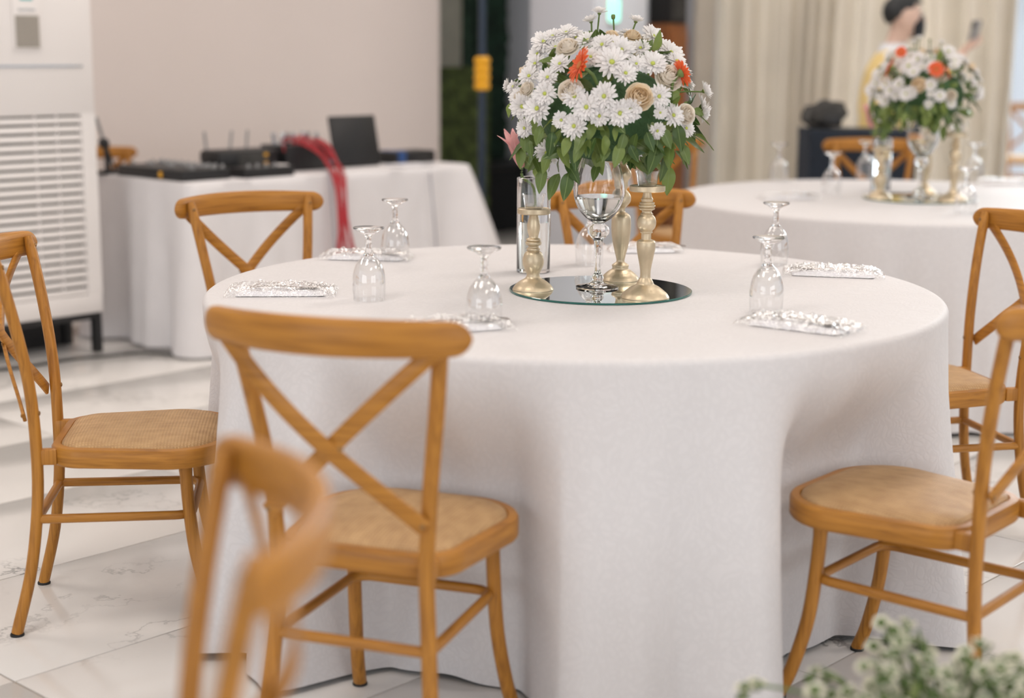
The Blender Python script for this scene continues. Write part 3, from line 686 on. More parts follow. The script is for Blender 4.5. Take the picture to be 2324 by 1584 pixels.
# wrapped cutlery and napkin packets
def napkin_me(w, h, seed):
    rnd = random.Random(seed); nx, ny = 26, 10; vs = []; fs = []
    for side in (0, 1):
        for j in range(ny + 1):
            for i in range(nx + 1):
                a, b_ = i/nx*2 - 1, j/ny*2 - 1
                ee = max(0, 1 - max(abs(a)**6, abs(b_)**4)); x = a*w/2*(1 - .05*abs(b_)**3); y = b_*h/2*(1 - .10*a)
                z = .0015 + side*(.0105*ee**.5 + .003*noise.noise(Vector((a*3 + seed, b_*2, 0)))*ee)
                vs.append((x, y, z))
    n = (nx + 1)*(ny + 1)
    for j in range(ny):
        for i in range(nx):
            k = j*(nx + 1) + i; fs.append((k, k + nx + 1, k + nx + 2, k + 1)); fs.append((n + k, n + k + 1, n + k + nx + 2, n + k + nx + 1))
    bd = [i for i in range(nx + 1)] + [j*(nx + 1) + nx for j in range(1, ny + 1)] + [ny*(nx + 1) + i for i in range(nx - 1, -1, -1)] + [j*(nx + 1) for j in range(ny - 1, 0, -1)]
    for i in range(len(bd)): a, b_ = bd[i], bd[(i + 1) % len(bd)]; fs.append((a, b_, n + b_, n + a))
    return MB().add(vs, fs).mesh('napkin', 'napkin', 60)
def film_me(w, h, seed):
    nx, ny = 60, 26; vs = []; fs = []
    for j in range(ny + 1):
        for i in range(nx + 1):
            a, b_ = i/nx*2 - 1, j/ny*2 - 1; ee = max(0, (1 - abs(a)**5)*(1 - abs(b_)**4))
            z = .002 + .020*ee**.6 + .012*abs(noise.noise(Vector((a*6 + seed, b_*4, 1)))) + .006*abs(noise.noise(Vector((a*15, b_*9 + seed, 4))))
            vs.append((a*w/2 + .003*noise.noise(Vector((b_*6, seed, 2))), b_*h/2 + .004*noise.noise(Vector((a*8, seed, 5))), z))
    for j in range(ny):
        for i in range(nx): k = j*(nx + 1) + i; fs.append((k, k + 1, k + nx + 2, k + nx + 1))
    return MB().add(vs, fs).mesh('plastic_sleeve', 'film', 25)
def spoon_me():
    vs = []; fs = []; N = 22
    for i in range(N + 1):
        t = i/N; x = t*.175
        w = .0045 + .002*math.cos(t*9) if t < .68 else .0045 + .0125*math.sin(min(1, (t - .66)/.34)*PI)**.7
        w = max(.001, w if t < .995 else .002); dip = -.004*math.sin((t - .68)/.32*PI) if t > .68 else .004*math.sin(t/.68*PI)
        for c in (-1, -.5, 0, .5, 1): vs.append((x, c*w, .0015 + dip + (abs(c)**2*.004 if t > .7 and t < .97 else 0)))
    for i in range(N):
        for k in range(4): a = i*5 + k; fs.append((a, a + 5, a + 6, a + 1))
    return MB().add(vs, fs).mesh('spoon', 'steel', 60)
def fork_me():
    mb = MB(); pts = spl([(0, 0, .002), (.06, 0, .005), (.115, 0, .002), (.13, 0, .003)], 5)
    mb.tube(pts, [(.0045 - .0015*min(1, i/8), .0012) for i in range(len(pts))], 8)
    mb.box((.14, 0, .003), (.026, .02, .002), bev=.0006)
    for k in range(4): mb.tube([(.15, (k - 1.5)*.006, .003), (.165, (k - 1.5)*.0062, .0045), (.188, (k - 1.5)*.006, .002)], .0012, 6)
    return mb.mesh('fork', 'steel', 50)
SP, FK = spoon_me(), fork_me()
def packet(u, v, rot, lab, w=.215, h=.075, seed=1, vis=1.0):
    q = atz(u, v, T_); t = thing('cutlery_packet', lab, 'cutlery packet', (q.x, q.y, G), R_(rot), 'plastic-wrapped napkin and cutlery packets')
    obj('napkin', napkin_me(w, h, seed), t)
    for me, nm, dy, a in ((SP, 'spoon', -.010, 4), (FK, 'fork', .014, -3)):
        o = obj(nm, me, t, (-w*.36, dy, .0145), (0, 0, R_(a)))
    obj('plastic_sleeve', film_me(w*1.22, h*1.5, seed), t); return t
packet(640, 668, 2, 'wrapped white napkin packet with a spoon by the air conditioner chair', .215, .085, 1)
packet(832, 588, -6, 'wrapped white napkin packet under a goblet, before the equipment table', .21, .075, 2)
packet(1035, 748, 20, 'wrapped cutlery packet half hidden by the turned chair back', .19, .08, 3)
packet(1815, 745, -38, 'wrapped cutlery packet with shiny spoons at the place of the chair by the plant', .21, .085, 4)
packet(1890, 625, 170, 'wrapped napkin packet with crinkled film at the place of the chair between the tables', .215, .085, 5)
packet(1462, 572, 5, 'wrapped napkin packet behind the medium gold candlestick', .18, .07, 6)
packet(1790, 452, 10, 'wrapped napkin packet on the open side of the second table', .20, .08, 7)
packet(2280, 418, -10, 'wrapped napkin packet on the second table below the bright opening', .21, .08, 8)

# ================================================================== FLOWERS
def petal(mb, L_, w, r0, az, elev, curl, z0=0.0, cup=.25, nl=5, tipw=.35):
    vs = []; fs = []; ca_, sa = math.cos(az), math.sin(az)
    for i in range(nl + 1):
        t = i/nl; ww = w*(.35 + .65*math.sin(min(1, t*1.25)*PI/2)) if t < .8 else w*(1 - (1 - tipw)*((t - .8)/.2)**1.5)
        an = elev + curl*t; d = r0 + L_*t*math.cos(elev + curl*t*.5); z = z0 + L_*t*math.sin(elev + curl*t*.5)
        for c in (-1, 0, 1):
            x = d; y = c*ww; zz = z + cup*ww*(abs(c))
            vs.append((x*ca_ - y*sa, x*sa + y*ca_, zz))
    for i in range(nl):
        for k in (0, 1): a = i*3 + k; fs.append((a, a + 3, a + 4, a + 1))
    mb.add(vs, fs)
def mum_me(seed, open_=1.0):
    r = random.Random(seed); mb = MB()
    for n, L_, el, w in ((19, .88, 3, .105), (18, .80, 15, .10), (16, .66, 30, .095), (12, .46, 48, .08)):
        for k in range(n):
            petal(mb, L_*r.uniform(.88, 1.08), w*r.uniform(.85, 1.1), .10, 2*PI*k/n + r.uniform(-.12, .12) + el, R_(el*open_ + (1 - open_)*-0 + (open_ > 1)*18 + r.uniform(-6, 6)), R_(r.uniform(-14, 10)))
    return mb.mesh('chrysanthemum', 'petal_white', 0 if False else 60)
MUMS = [mum_me(1), mum_me(2), mum_me(3)]; CUPS = [mum_me(4, 1.7), mum_me(5, 1.5)]
def dome_me(name, r, h, mat, n=14): return MB().lathe([(r, 0), (r*.95, h*.5), (r*.7, h*.85), (r*.35, h), (.0005, h)], n, cap0=True, cap1=False).mesh(name, mat, 60)
HEART = dome_me('flower_heart', .155, .16, 'petal_heart'); CALYX = MB().lathe([(.03, -.22), (.14, -.14), (.22, -.02), (.0005, -.01)], 10, cap1=False).mesh('calyx', 'bud_green', 60)
def rose_me(seed, mat):
    r = random.Random(seed); mb = MB()
    for li, (n, rad, h, op) in enumerate(((2, .09, .78, -.03), (3, .18, .80, -.08), (4, .30, .76, -.12), (4, .43, .66, -.10), (5, .56, .54, -.04), (5, .68, .38, .06), (5, .76, .20, .16))):
        for k in range(n):
            az = 2*PI*k/n + li*.9 + r.uniform(-.25, .25); sp = R_(180/n + 24); vs = []; fs = []; nu, nv = 8, 7; hk = h*r.uniform(.92, 1.06)
            for j in range(nv + 1):
                t = j/nv
                for i in range(nu + 1):
                    s = i/nu*2 - 1; a = az + s*sp; edge = abs(s)**2.5
                    rr = rad*(.25 + .75*math.sin(min(1, t*1.35)*PI/2)) + op*max(0, t - .55)**1.4*2.2 + .05*s + .03*math.sin(s*5 + k*2 + li)*t*t - .05*abs(s)**3*t
                    vs.append((rr*math.cos(a), rr*math.sin(a), -.30 + (hk + .1)*t*(1 - .20*edge) - max(0, op)*.55*t**5))
            for j in range(nv):
                for i in range(nu): q = j*(nu + 1) + i; fs.append((q, q + 1, q + nu + 2, q + nu + 1))
            mb.add(vs, fs)
    return mb.mesh('rose', mat, 60)
ROSES = {'c': rose_me(1, 'rose_cream'), 'p': rose_me(2, 'rose_peach')}
def gerb_me():
    r = random.Random(3); mb = MB()
    for n, L_, el, w in ((22, .80, 6, .095), (20, .70, 16, .085), (16, .38, 34, .05)):
        for k in range(n): petal(mb, L_*r.uniform(.92, 1.05), w, .20, 2*PI*k/n + r.uniform(-.06, .06), R_(el + r.uniform(-6, 6)), R_(-10))
    return mb.mesh('gerbera', 'gerbera', 60)
GERB = gerb_me(); GHEART = dome_me('gerbera_heart', .24, .12, 'gerbera_heart')
def leaf_me(seed):
    r = random.Random(seed); vs = []; fs = []; N = 9
    for i in range(N + 1):
        t = i/N; w = .27*math.sin(PI*min(1, t**.85))**.8*(1 - .25*t) if 0 < t < 1 else .004
        z = -.14*t*t + .03*math.sin(t*5)
        for c in (-1, -.5, 0, .5, 1): vs.append((c*w, t, z + .10*abs(c)*w*2 + .012*math.sin(t*12 + c*3)))
    for i in range(N):
        for k in range(4): a = i*5 + k; fs.append((a, a + 1, a + 6, a + 5))
    return MB().add(vs, fs).mesh('leaf', 'leaf', 60)
LEAVES = [leaf_me(1), leaf_me(2), leaf_me(3)]
def frame_m(y, z, loc, s):
    y = Vector(y).normalized(); z = Vector(z); z = (z - y*z.dot(y))
    if z.length < 1e-4: z = y.orthogonal()
    z.normalize(); x = y.cross(z); m_ = Matrix((x, y, z)).transposed().to_4x4(); return Matrix.Translation(loc) @ m_ @ Matrix.Scale(s, 4)
BC = Vector((.226, 3.80, 1.185)); AX = Vector((.232, .225, .185))
def on_dome(u, v, k=1.0):
    r = ray(u, v); A = Vector([r[i]/AX[i]/k for i in range(3)]); B = Vector([(CAMP[i] - BC[i])/AX[i]/k for i in range(3)])
    a, b, c = A.dot(A), 2*A.dot(B), B.dot(B) - 1; dsc = b*b - 4*a*c
    if dsc > 0: p = CAMP + r*((-b - math.sqrt(dsc))/(2*a))
    else: p = aty(u, v, BC.y - .02)
    n = Vector([(p[i] - BC[i])/AX[i]**2 for i in range(3)]).normalized(); return p, n
arr = thing('flower_arrangement', 'domed arrangement of white chrysanthemums, roses and leaves in the front goblet vase', 'flowers', BC)
def part(name, me, mtx): return obj(name, me, arr, mtx=mtx)
def add_mum(p, n, size, cup=False, seed=0):
    f = part('chrysanthemum', (CUPS if cup else MUMS)[seed % (2 if cup else 3)], Matrix.Translation(p - BC) @ zalign(n, random.random()*6) @ Matrix.Scale(size, 4))
    obj('flower_heart', HEART, f); obj('calyx', CALYX, f); return f
def stem(p0, p1, r=.0022):
    mid = (p0 + p1)/2 + Vector((random.uniform(-.01, .01), 0, random.uniform(-.01, .01)))
    return obj('stem', MB().tube(spl([p0 - BC, mid - BC, p1 - BC], 4), r, 6).mesh('stem', 'stem', 60), arr)
core = MB(); bmx = bmesh.new(); bmesh.ops.create_icosphere(bmx, subdivisions=3, radius=1); core.add([(v.co.x*.165, v.co.y*.16, v.co.z*.115) for v in bmx.verts], [[v.index for v in f.verts] for f in bmx.faces]); bmx.free()
part('floral_foam', core.mesh('floral_foam', 'foam', 60), Matrix.Translation((0, 0, -.01)))
K5 = 3.169
def cpx(x, y): return 950 + x/K5, y/K5
mums = [(920, 550, 150), (830, 450, 150), (1010, 450, 145), (900, 670, 165), (845, 780, 205), (735, 765, 180), (670, 620, 120), (1335, 690, 190), (1115, 690, 165), (1205, 770, 190), (1115, 910, 180), (1020, 865, 125), (1300, 835, 145), (1450, 815, 190), (1525, 790, 165), (1390, 440, 235), (1490, 520, 165), (1690, 450, 195), (1735, 690, 165), (1840, 830, 165), (1722, 945, 125), (1935, 925, 130), (915, 1105, 180), (752, 925, 140), (1215, 280, 160), (1460, 350, 190), (1320, 310, 160), (1690, 250, 190), (1820, 370, 200), (1865, 430, 150), (895, 290, 185), (1060, 225, 160), (850, 380, 165), (785, 540, 150), (1600, 335, 140), (1235, 400, 140), (1500, 640, 0), (980, 330, 150), (1130, 260, 140), (1400, 300, 150), (1570, 450, 120), (1745, 810, 95), (1760, 330, 160), (700, 690, 130), (960, 250, 140)]
for i, (x, y, s) in enumerate(mums):
    if not s: continue
    u, v = cpx(x, y); p, n = on_dome(u, v)
    d = (CAMP - p).normalized(); n2 = (n*.55 + d*.45 + Vector((random.uniform(-.25, .25), random.uniform(-.1, .1), random.uniform(-.12, .28)))).normalized()
    add_mum(p - n*.004, n2, s/K5/2/938*1.10, False, i)
for x, y, s, dr in ((1240, 155, 125, (-.3, 0, 1)), (1300, 95, 120, (.1, .1, 1)), (1562, 155, 125, (.2, .1, 1)), (2052, 655, 140, (.9, -.2, .4)), (2040, 805, 150, (1, -.3, -.3)), (650, 615, 110, (-1, -.1, .2))):
    u, v = cpx(x, y); p = aty(u, v, BC.y + random.uniform(-.05, .03)); n = Vector(dr).normalized()
    add_mum(p, n, s/K5/2/938*1.15, True, int(x)); stem(p - n*.004, BC + (p - BC)*.55)
u, v = cpx(1400, 120); p = aty(u, v, BC.y)
part('flower_bud', MB().lathe([(.0005, -.007), (.004, -.006), (.0055, 0), (.0045, .005), (.0005, .006)], 10, cap0=False, cap1=False).mesh('flower_bud', 'bud_green', 60), Matrix.Translation(p - BC)); stem(p, BC + Vector((.01, 0, .12)))
for x, y, s, kind in ((1070, 335, 185, 'c'), (1090, 650, 190, 'c'), (1590, 695, 215, 'p'), (1800, 550, 220, 'c'), (1540, 255, 140, 'p'), (1385, 255, 120, 'p'), (1930, 820, 160, 'c'), (775, 640, 130, 'c'), (720, 700, 110, 'c')):
    u, v = cpx(x, y); p, n = on_dome(u, v, .98); d = (CAMP - p).normalized()
    part('rose', ROSES[kind], Matrix.Translation(p - BC) @ zalign(n*.6 + d*.35 + Vector((0, 0, .15)), random.random()*6) @ Matrix.Scale(s/K5/2/938*1.08, 4))
for x, y, s, dr in ((1160, 470, 250, (-.85, -.30, .35)), (1890, 525, 190, (.75, .35, .35))):
    u, v = cpx(x, y); p, n = on_dome(u, v, 1.08); g_ = part('gerbera', GERB, Matrix.Translation(p - BC) @ zalign(dr, 1.0) @ Matrix.Scale(s/K5/2/938*1.05, 4))
    obj('gerbera_heart', GHEART, g_); obj('calyx', CALYX, g_, None, None, Matrix.Scale(1.5, 4)); dv = Vector(dr).normalized()
    obj('gerbera_stem', MB().tube([p - BC - dv*.008, p - BC - dv*.03 + Vector((.004, 0, -.01)), p - BC - dv*.045 + Vector((.015, .02, -.05))], .0042, 8).mesh('gerbera_stem', 'stem', 60), arr)
# far side and top fill
for i in range(46):
    az = random.uniform(.12, PI - .12); el = random.uniform(-.15, 1.35); n = Vector((math.cos(az)*math.cos(el), math.sin(az)*math.cos(el), math.sin(el)))
    p = BC + Vector((n.x*AX.x, n.y*AX.y, n.z*AX.z)); q = Vector((n.x/AX.x, n.y/AX.y, n.z/AX.z)).normalized()
    if i % 8 == 7: part('rose', ROSES['c' if i % 16 == 7 else 'p'], Matrix.Translation(p - BC) @ zalign(q, i) @ Matrix.Scale(.032, 4))
    else: add_mum(p, (q + Vector((random.uniform(-.3, .3), random.uniform(-.3, .3), random.uniform(-.1, .3)))).normalized(), random.uniform(.025, .034), False, i)
# leaves: placed skirt, then random
LN = [0]
def leaf_at(p, y, z, s, k=None):
    LN[0] += 1; part('leaf', LEAVES[random.randint(0, 1) if k is None else k], frame_m(y, z, p - BC, s))
for x, y, dx, dy, s in ((660, 740, 0, 1, 95), (1690, 370, .7, -1, 140), (770, 960, -.15, 1, 130), (960, 945, .25, 1, 160), (740, 1060, 0, 1, 140), (900, 1200, -.25, 1, 165), (1010, 1240, -.3, 1, 180), (1075, 1230, .25, 1, 180), (1060, 1170, .5, 1, 160), (1190, 1010, -.1, 1, 150), (1130, 1050, 0, 1, 150), (1455, 1030, .05, 1, 160), (1720, 1000, 0, 1, 220), (1815, 1020, .2, 1, 180), (1860, 890, .15, 1, 175), (1880, 1030, .3, 1, 150), (1800, 1190, .1, 1, 185), (1650, 1110, .2, 1, 110), (1270, 990, -.1, 1, 130), (1570, 960, -.2, 1, 140), (1000, 1060, .4, 1, 150), (830, 1130, .2, 1, 150), (1340, 970, .1, 1, 130), (1430, 900, .1, 1, 100), (1640, 950, .2, 1, 130), (1750, 920, .3, 1, 140), (880, 900, -.2, 1, 130), (800, 1010, .1, 1, 120), (1760, 1130, .1, 1, 160), (1230, 1000, -.3, 1, 110), (1520, 1040, .3, 1, 120), (1080, 980, -.1, 1, 130), (950, 1090, -.3, 1, 150), (1480, 960, 0, 1, 130)):
    u, v = cpx(x, y); p, n = on_dome(u, v, .97 if y < 1000 else 1.0)
    if (p - BC).z < -.12: p.y = min(p.y, BC.y - .06 - .1*random.random())
    ydir = Vector((dx*.8 + random.uniform(-.45, .45), -.25 + random.uniform(-.35, .25), -dy)); leaf_at(p, ydir, Vector((random.uniform(-1.0, 1.0), -1, random.uniform(.1, .9))), s/K5/938*1.12, 0 if random.random() < .6 else 1)
for i in range(120):
    az = random.uniform(0, 2*PI); el = random.uniform(-.95, .05); n = Vector((math.cos(az)*math.cos(el), math.sin(az)*math.cos(el), math.sin(el)))
    k = random.uniform(.72, .98); p = BC + Vector((n.x*AX.x*k, n.y*AX.y*k, n.z*.155*k - .005))
    out = Vector((n.x, n.y, 0)).normalized() if abs(n.x) + abs(n.y) > 0 else Vector((1, 0, 0))
    leaf_at(p, out*random.uniform(.2, 1.1) + Vector((random.uniform(-.8, .8), random.uniform(-.8, .8), random.uniform(-1.0, -.25))), out + Vector((random.uniform(-.6, .6), random.uniform(-.6, .6), random.uniform(.2, 1))), random.uniform(.045, .072), random.choice((0, 1, 2, 2)))
for i in range(110):
    az = random.uniform(0, 2*PI); el = random.uniform(-.1, 1.4); n = Vector((math.cos(az)*math.cos(el), math.sin(az)*math.cos(el), math.sin(el)))
    p = BC + Vector((n.x*AX.x, n.y*AX.y, n.z*AX.z))*random.uniform(.74, .9)
    leaf_at(p, Vector((random.uniform(-1, 1), random.uniform(-1, 1), random.uniform(-.8, .8))) + n*.5, n, random.uniform(.04, .058), 2 if i % 5 else 0)
for k in range(9):
    a = k*.7; obj('stem', MB().tube([(.012*math.cos(a), .012*math.sin(a), -.06), (.006*math.cos(a + 2), .006*math.sin(a + 2) , -.12)], .0025, 6).mesh('stem', 'stem', 60), arr)
arr2 = dup(arr, (G2X, G2Y + .01, 1.165), R_(-38), 'domed arrangement of white flowers and leaves in the second table vase', .93)
for u, v, s_ in ((2125, 157, 21), (2045, 118, 15)):
    w_ = aty(u, v, G2Y - (.20 if u > 2100 else .12)); lp = Matrix.Rotation(-R_(-38), 3, 'Z') @ (w_ - Vector((G2X, G2Y + .01, 1.165)))/.93; dn_ = Matrix.Rotation(-R_(-38), 3, 'Z') @ Vector((-.1 if u > 2100 else -.5, -1, .35))
    g_ = obj('gerbera', GERB, arr2, mtx=Matrix.Translation(lp) @ zalign(dn_, .4) @ Matrix.Scale(s_*6.0/3538, 4)); obj('gerbera_heart', GHEART, g_)

# lily in the cylinder vase
def lily(loc, tipdir, base, lab, nst=1):
    t = thing('lily', lab, 'flower', loc)
    st = spl([Vector((-.006, .004, .012)), Vector((.004, 0, .12)), Vector((.0, 0, .22)), base*.9 + Vector((0, 0, 0)), base], 5)
    obj('stem', MB().tube(st, .0036, 8).mesh('stem', 'stem', 60), t)
    for k in range(6):
        mb = MB(); vs = []; fs = []; N = 9; L_ = .108; wd_ = .017 if k % 2 else .013
        for i in range(N + 1):
            q = i/N; w = wd_*math.sin(PI*min(1, .12 + .86*q))**.8; rr = .005 + .013*q**1.1 + (.020*max(0, q - .66)**1.3*3 if k % 3 == 0 else .004*max(0, q - .7)*3); z = L_*q*(1 - .06*(k % 2))
            for c in (-1, -.5, 0, .5, 1): vs.append((rr - .35*w*c*c, c*w, z))
        for i in range(N):
            for j in range(4): a = i*5 + j; fs.append((a, a + 1, a + 6, a + 5))
        mb.add(vs, fs); obj('petal', mb.mesh('petal', 'lily_pink', 60), t, mtx=Matrix.Translation(base) @ zalign(tipdir) @ Matrix.Rotation(2*PI*k/6, 4, 'Z'))
    for (z, dx, dy, s) in ((.27, -.6, .2, .07), (.28, .7, -.1, .085), (.25, .4, .5, .08)):
        obj('leaf', LEAVES[0], t, mtx=frame_m((dx, dy, .55), (-.3, -1, .4), Vector((.002, 0, z)), s))
    return t
q = atz(1210, 617, T_); CV = cyl_vase(q.x, q.y, T_ + .0005, 'clear cylinder vase half filled with water beside the mirror plate')
b_ = aty(1184, 380, q.y) - Vector((q.x, q.y, T_)); tip = aty(1150, 285, q.y - .02) - aty(1184, 380, q.y)
lily((q.x, q.y, T_ + .0005), tip, b_, 'pink lily standing in the cylinder vase on the front table')
q2 = atz(1998, 432, T_); cyl_vase(q2.x, q2.y, T_ + .0005, 'clear cylinder vase on the second table', .040, .22)
bb = aty(1978, 290, q2.y) - Vector((q2.x, q2.y, T_)); lily((q2.x, q2.y, T_ + .0005), Vector((-.25, -.1, 1)), bb, 'pink lily standing in the cylinder vase on the second table')

# ================================================================== AIR CONDITIONER (front face along E1 at b0)
acR = Vector((-1.800, 6.728, 0)); aR_, bF = rcof(acR); bF += .0; aR_ += .012
ACW = .60; acx = aR_ - ACW/2
t = thing('air_conditioner', 'white floor-standing air conditioner with slatted grille on black legs', 'air conditioner', RC(acx, bF), TH)
Z0 = .178; Z1 = 1.86; zl0, zl1 = .262, 1.034; xr = rcof(atb(190, 400, bF))[0] - acx; xl = -xr
zb = MB()
zb.box((0, .17, (Z0 + Z1)/2), (ACW, .27, Z1 - Z0), bev=.012)
zb.box((0, .018, (zl1 + Z1)/2), (ACW, .036, Z1 - zl1), bev=.006); zb.box((0, .018, (zl0 + Z0)/2), (ACW, .036, zl0 - Z0), bev=.006)
for s in (-1, 1): zb.box((s*(ACW/2 + xr)/2, .018, (zl0 + zl1)/2), (ACW/2 - xr, .036, zl1 - zl0 + .01))
obj('body', zb.mesh('body', 'ac_white', 30), t)
obj('grille_back', MB().box((0, .034, (zl0 + zl1)/2), (2*xr, .006, zl1 - zl0)).mesh('grille_back', 'ac_dark', 0), t)
NS = 21; pitch_ = (zl1 - zl0)/NS
sl = MB().box((0, 0, 0), (2*xr + .004, .010, pitch_*.72), T=Matrix.Rotation(R_(-8), 4, 'X'), bev=.002).mesh('slat', 'ac_white', 30)
for k in range(NS): obj('slat', sl, t, (0, .010, zl0 + pitch_*(k + .42)))
for k in range(2): obj('rib', MB().box((-xr + 2*xr*(.55 + .22*k), .024, (zl0 + zl1)/2), (.008, .012, zl1 - zl0)).mesh('rib', 'ac_white', 0), t)
obj('chrome_strip', MB().box((0, -.002, 1.238), (2*xr + .03, .006, .008)).mesh('chrome_strip', 'chrome', 0), t)
pa_, pb_ = rcof(atb(31, 60, bF))[0] - acx, rcof(atb(88, 60, bF))[0] - acx; pcx = (pa_ + pb_)/2; pw = pb_ - pa_
zp = lambda v: atb(60, v, bF).z
o = obj('control_panel', MB().box((pcx, -.003, 1.44), (pw + .012, .008, 2*(1.44 - zp(112))), bev=.002).mesh('control_panel', 'ac_white'), t)
obj('speaker_mesh', MB().box((0, 0, 0), (pw*.94, .006, zp(35) - zp(108))).mesh('speaker_mesh', 'grille', 0), o, (pcx, -.0065, (zp(35) + zp(108))/2))
obj('display_screen', MB().box((pcx, -.0065, zp(-8)), (pw*.5, .004, .03), bev=.001).mesh('display_screen', 'display'), o)
lg = MB(); lw_ = pw*.7
for k in range(6): lg.box((pcx - lw_/2 + lw_*(k + .5)/6, -.008, zp(22)), (lw_/6*.62, .003, .010), bev=.001)
lo = obj('logo', lg.mesh('logo', 'chrome', 30), o); lo['label'] = 'small raised silver lettering'
for x, y in ((-.28, .03), (.28, .03), (-.28, .27), (.28, .27)): obj('leg', MB().box((x, y, Z0/2), (.035, .035, Z0)).mesh('leg', 'black_plastic', 0), t)
obj('base_frame', MB().box((0, .15, Z0 - .015), (.59, .27, .03)).mesh('base_frame', 'black_plastic', 0), t)
obj('base_tray', MB().box((0, .28, .07), (.56, .02, .14)).mesh('base_tray', 'black_plastic', 0), t)

# ================================================================== EQUIPMENT TABLE
dA0, dA1, dB0, dB1 = 3.96, 5.69, 5.50, 6.24; dT = .75
t = thing('folding_table', 'long folding table hidden under the plain white equipment cloth', 'table', RC((dA0 + dA1)/2, (dB0 + dB1)/2), TH)
lx, ly = dA1 - dA0, dB1 - dB0
obj('table_top', MB().box((0, 0, dT - .02), (lx - .02, ly - .02, .03), bev=.004).mesh('table_top', 'table_core'), t)
for sx in (-1, 1):
    for sy in (-1, 1): obj('leg', MB().tube([(sx*(lx/2 - .15), sy*(ly/2 - .1), 0), (sx*(lx/2 - .15), sy*(ly/2 - .1), dT - .03)], .014, 8).mesh('leg', 'black_plastic'), t)
# draped rectangular cloth
per = []; cr = .05
def rrect(hx, hy, r, n=10):
    pts = []
    for cx, cy, a0 in ((hx - r, hy - r, 0), (-hx + r, hy - r, 90), (-hx + r, -hy + r, 180), (hx - r, -hy + r, 270)):
        for i in range(n + 1): a = R_(a0 + 90*i/n); pts.append(Vector((cx + r*math.cos(a), cy + r*math.sin(a), 0)))
    out = []
    for i in range(len(pts)):
        a, b = pts[i], pts[(i + 1) % len(pts)]; m_ = max(1, int((b - a).length/.03))
        for k in range(m_): out.append(a.lerp(b, k/m_))
    return out
base_ = rrect(lx/2, ly/2, .04); n = len(base_); vs = []; fs = []; nd = 22
cen = Vector((0, 0, 0)); s_acc = 0; ss = []
for i in range(n): ss.append(s_acc); s_acc += (base_[(i + 1) % n] - base_[i]).length
rows = [('t', .001), ('t', .5), ('t', .97)] + [('d', i/nd) for i in range(nd + 1)]
for kind, qv in rows:
    for i, p in enumerate(base_):
        if kind == 't': vs.append((p.x*qv, p.y*qv, dT)); continue
        a, b = base_[i - 1], base_[(i + 1) % n]; tn = (b - a).normalized(); nr = Vector((tn.y, -tn.x, 0))
        corner = 1 if (abs(p.x) > lx/2 - .10 and abs(p.y) > ly/2 - .10) else 0
        cdist = max(0, 1 - math.hypot(lx/2 - abs(p.x), ly/2 - abs(p.y))/.22)
        off = .012*qv + .030*qv*math.sin(ss[i]*2*PI/.42 + 1.1 + .8*math.sin(ss[i]*3)) + .015*qv*math.sin(ss[i]*2*PI/.17 + 2)
        off += (.26 if p.x > 0 and p.y < 0 else .08)*cdist**1.5*qv**.9
        if kind == 'd' and qv == 0: off = 0
        z = dT - .004 - qv*(dT - .012)
        if p.x > lx/2 - .25: z = dT - .004 - qv*(dT - .012 - .06*cdist)
        vs.append(tuple(p + nr*off + Vector((0, 0, z))))
for j in range(len(rows) - 1):
    for i in range(n): k = (i + 1) % n; fs.append((j*n + i, j*n + k, (j + 1)*n + k, (j + 1)*n + i))
fs.append(tuple(range(n)))
tag(obj('equipment_cloth', MB().add(vs, fs).mesh('equipment_cloth', 'plain_cloth', 70), None, RC((dA0 + dA1)/2, (dB0 + dB1)/2), (0, 0, TH)), 'plain white cloth draped over the long equipment table', 'tablecloth')
DZ = dT + .001
def onT(u, b): q = atb(u, 390, b); return rcof(q)[0]
def gear(name, label, cat, a0, a1, b, group=None):
    return thing(name, label, cat, RC((a0 + a1)/2, b, DZ), TH, group), a1 - a0
# audio mixers
t = thing('audio_mixer', 'flat black audio mixer with faders beside the air conditioner', 'mixer', RC(4.11, 5.82, DZ), TH - PI/2); w = .50
obj('case', MB().box((0, 0, .024), (w, .26, .048), bev=.008).mesh('case', 'black_plastic'), t)
fd = MB().box((0, 0, .006), (.012, .018, .014), bev=.002).mesh('fader', 'grey_plastic')
for k in range(10): obj('fader', fd, t, (-w/2 + w*(k + .5)/10, -.06 + .05*(k*7 % 3), .048))
kn = MB().lathe([(.009, 0), (.009, .006), (.006, .016), (.0005, .016)], 12, cap1=False).mesh('knob', 'grey_plastic')
for k in range(10):
    for j in range(2): obj('knob', kn, t, (-w/2 + w*(k + .5)/10, .05 + .05*j, .048))
o = obj('yellow_sticker', MB().box((w*.18, -.131, .022), (.022, .004, .026)).mesh('yellow_sticker', 'yellow_plastic', 0), t)
t, w = gear('effects_unit', 'low black rack unit with a white cable label before the router', 'audio unit', 4.28, 4.56, 5.585)
obj('case', MB().box((0, 0, .022), (w, .12, .044), bev=.005).mesh('case', 'black_plastic'), t); obj('white_label', MB().box((w*.32, -.02, .048), (.06, .05, .006)).mesh('white_label', 'ac_white', 0), t)
for k in range(4): obj('knob', kn, t, (-w*.35 + k*.05, -.03, .044))
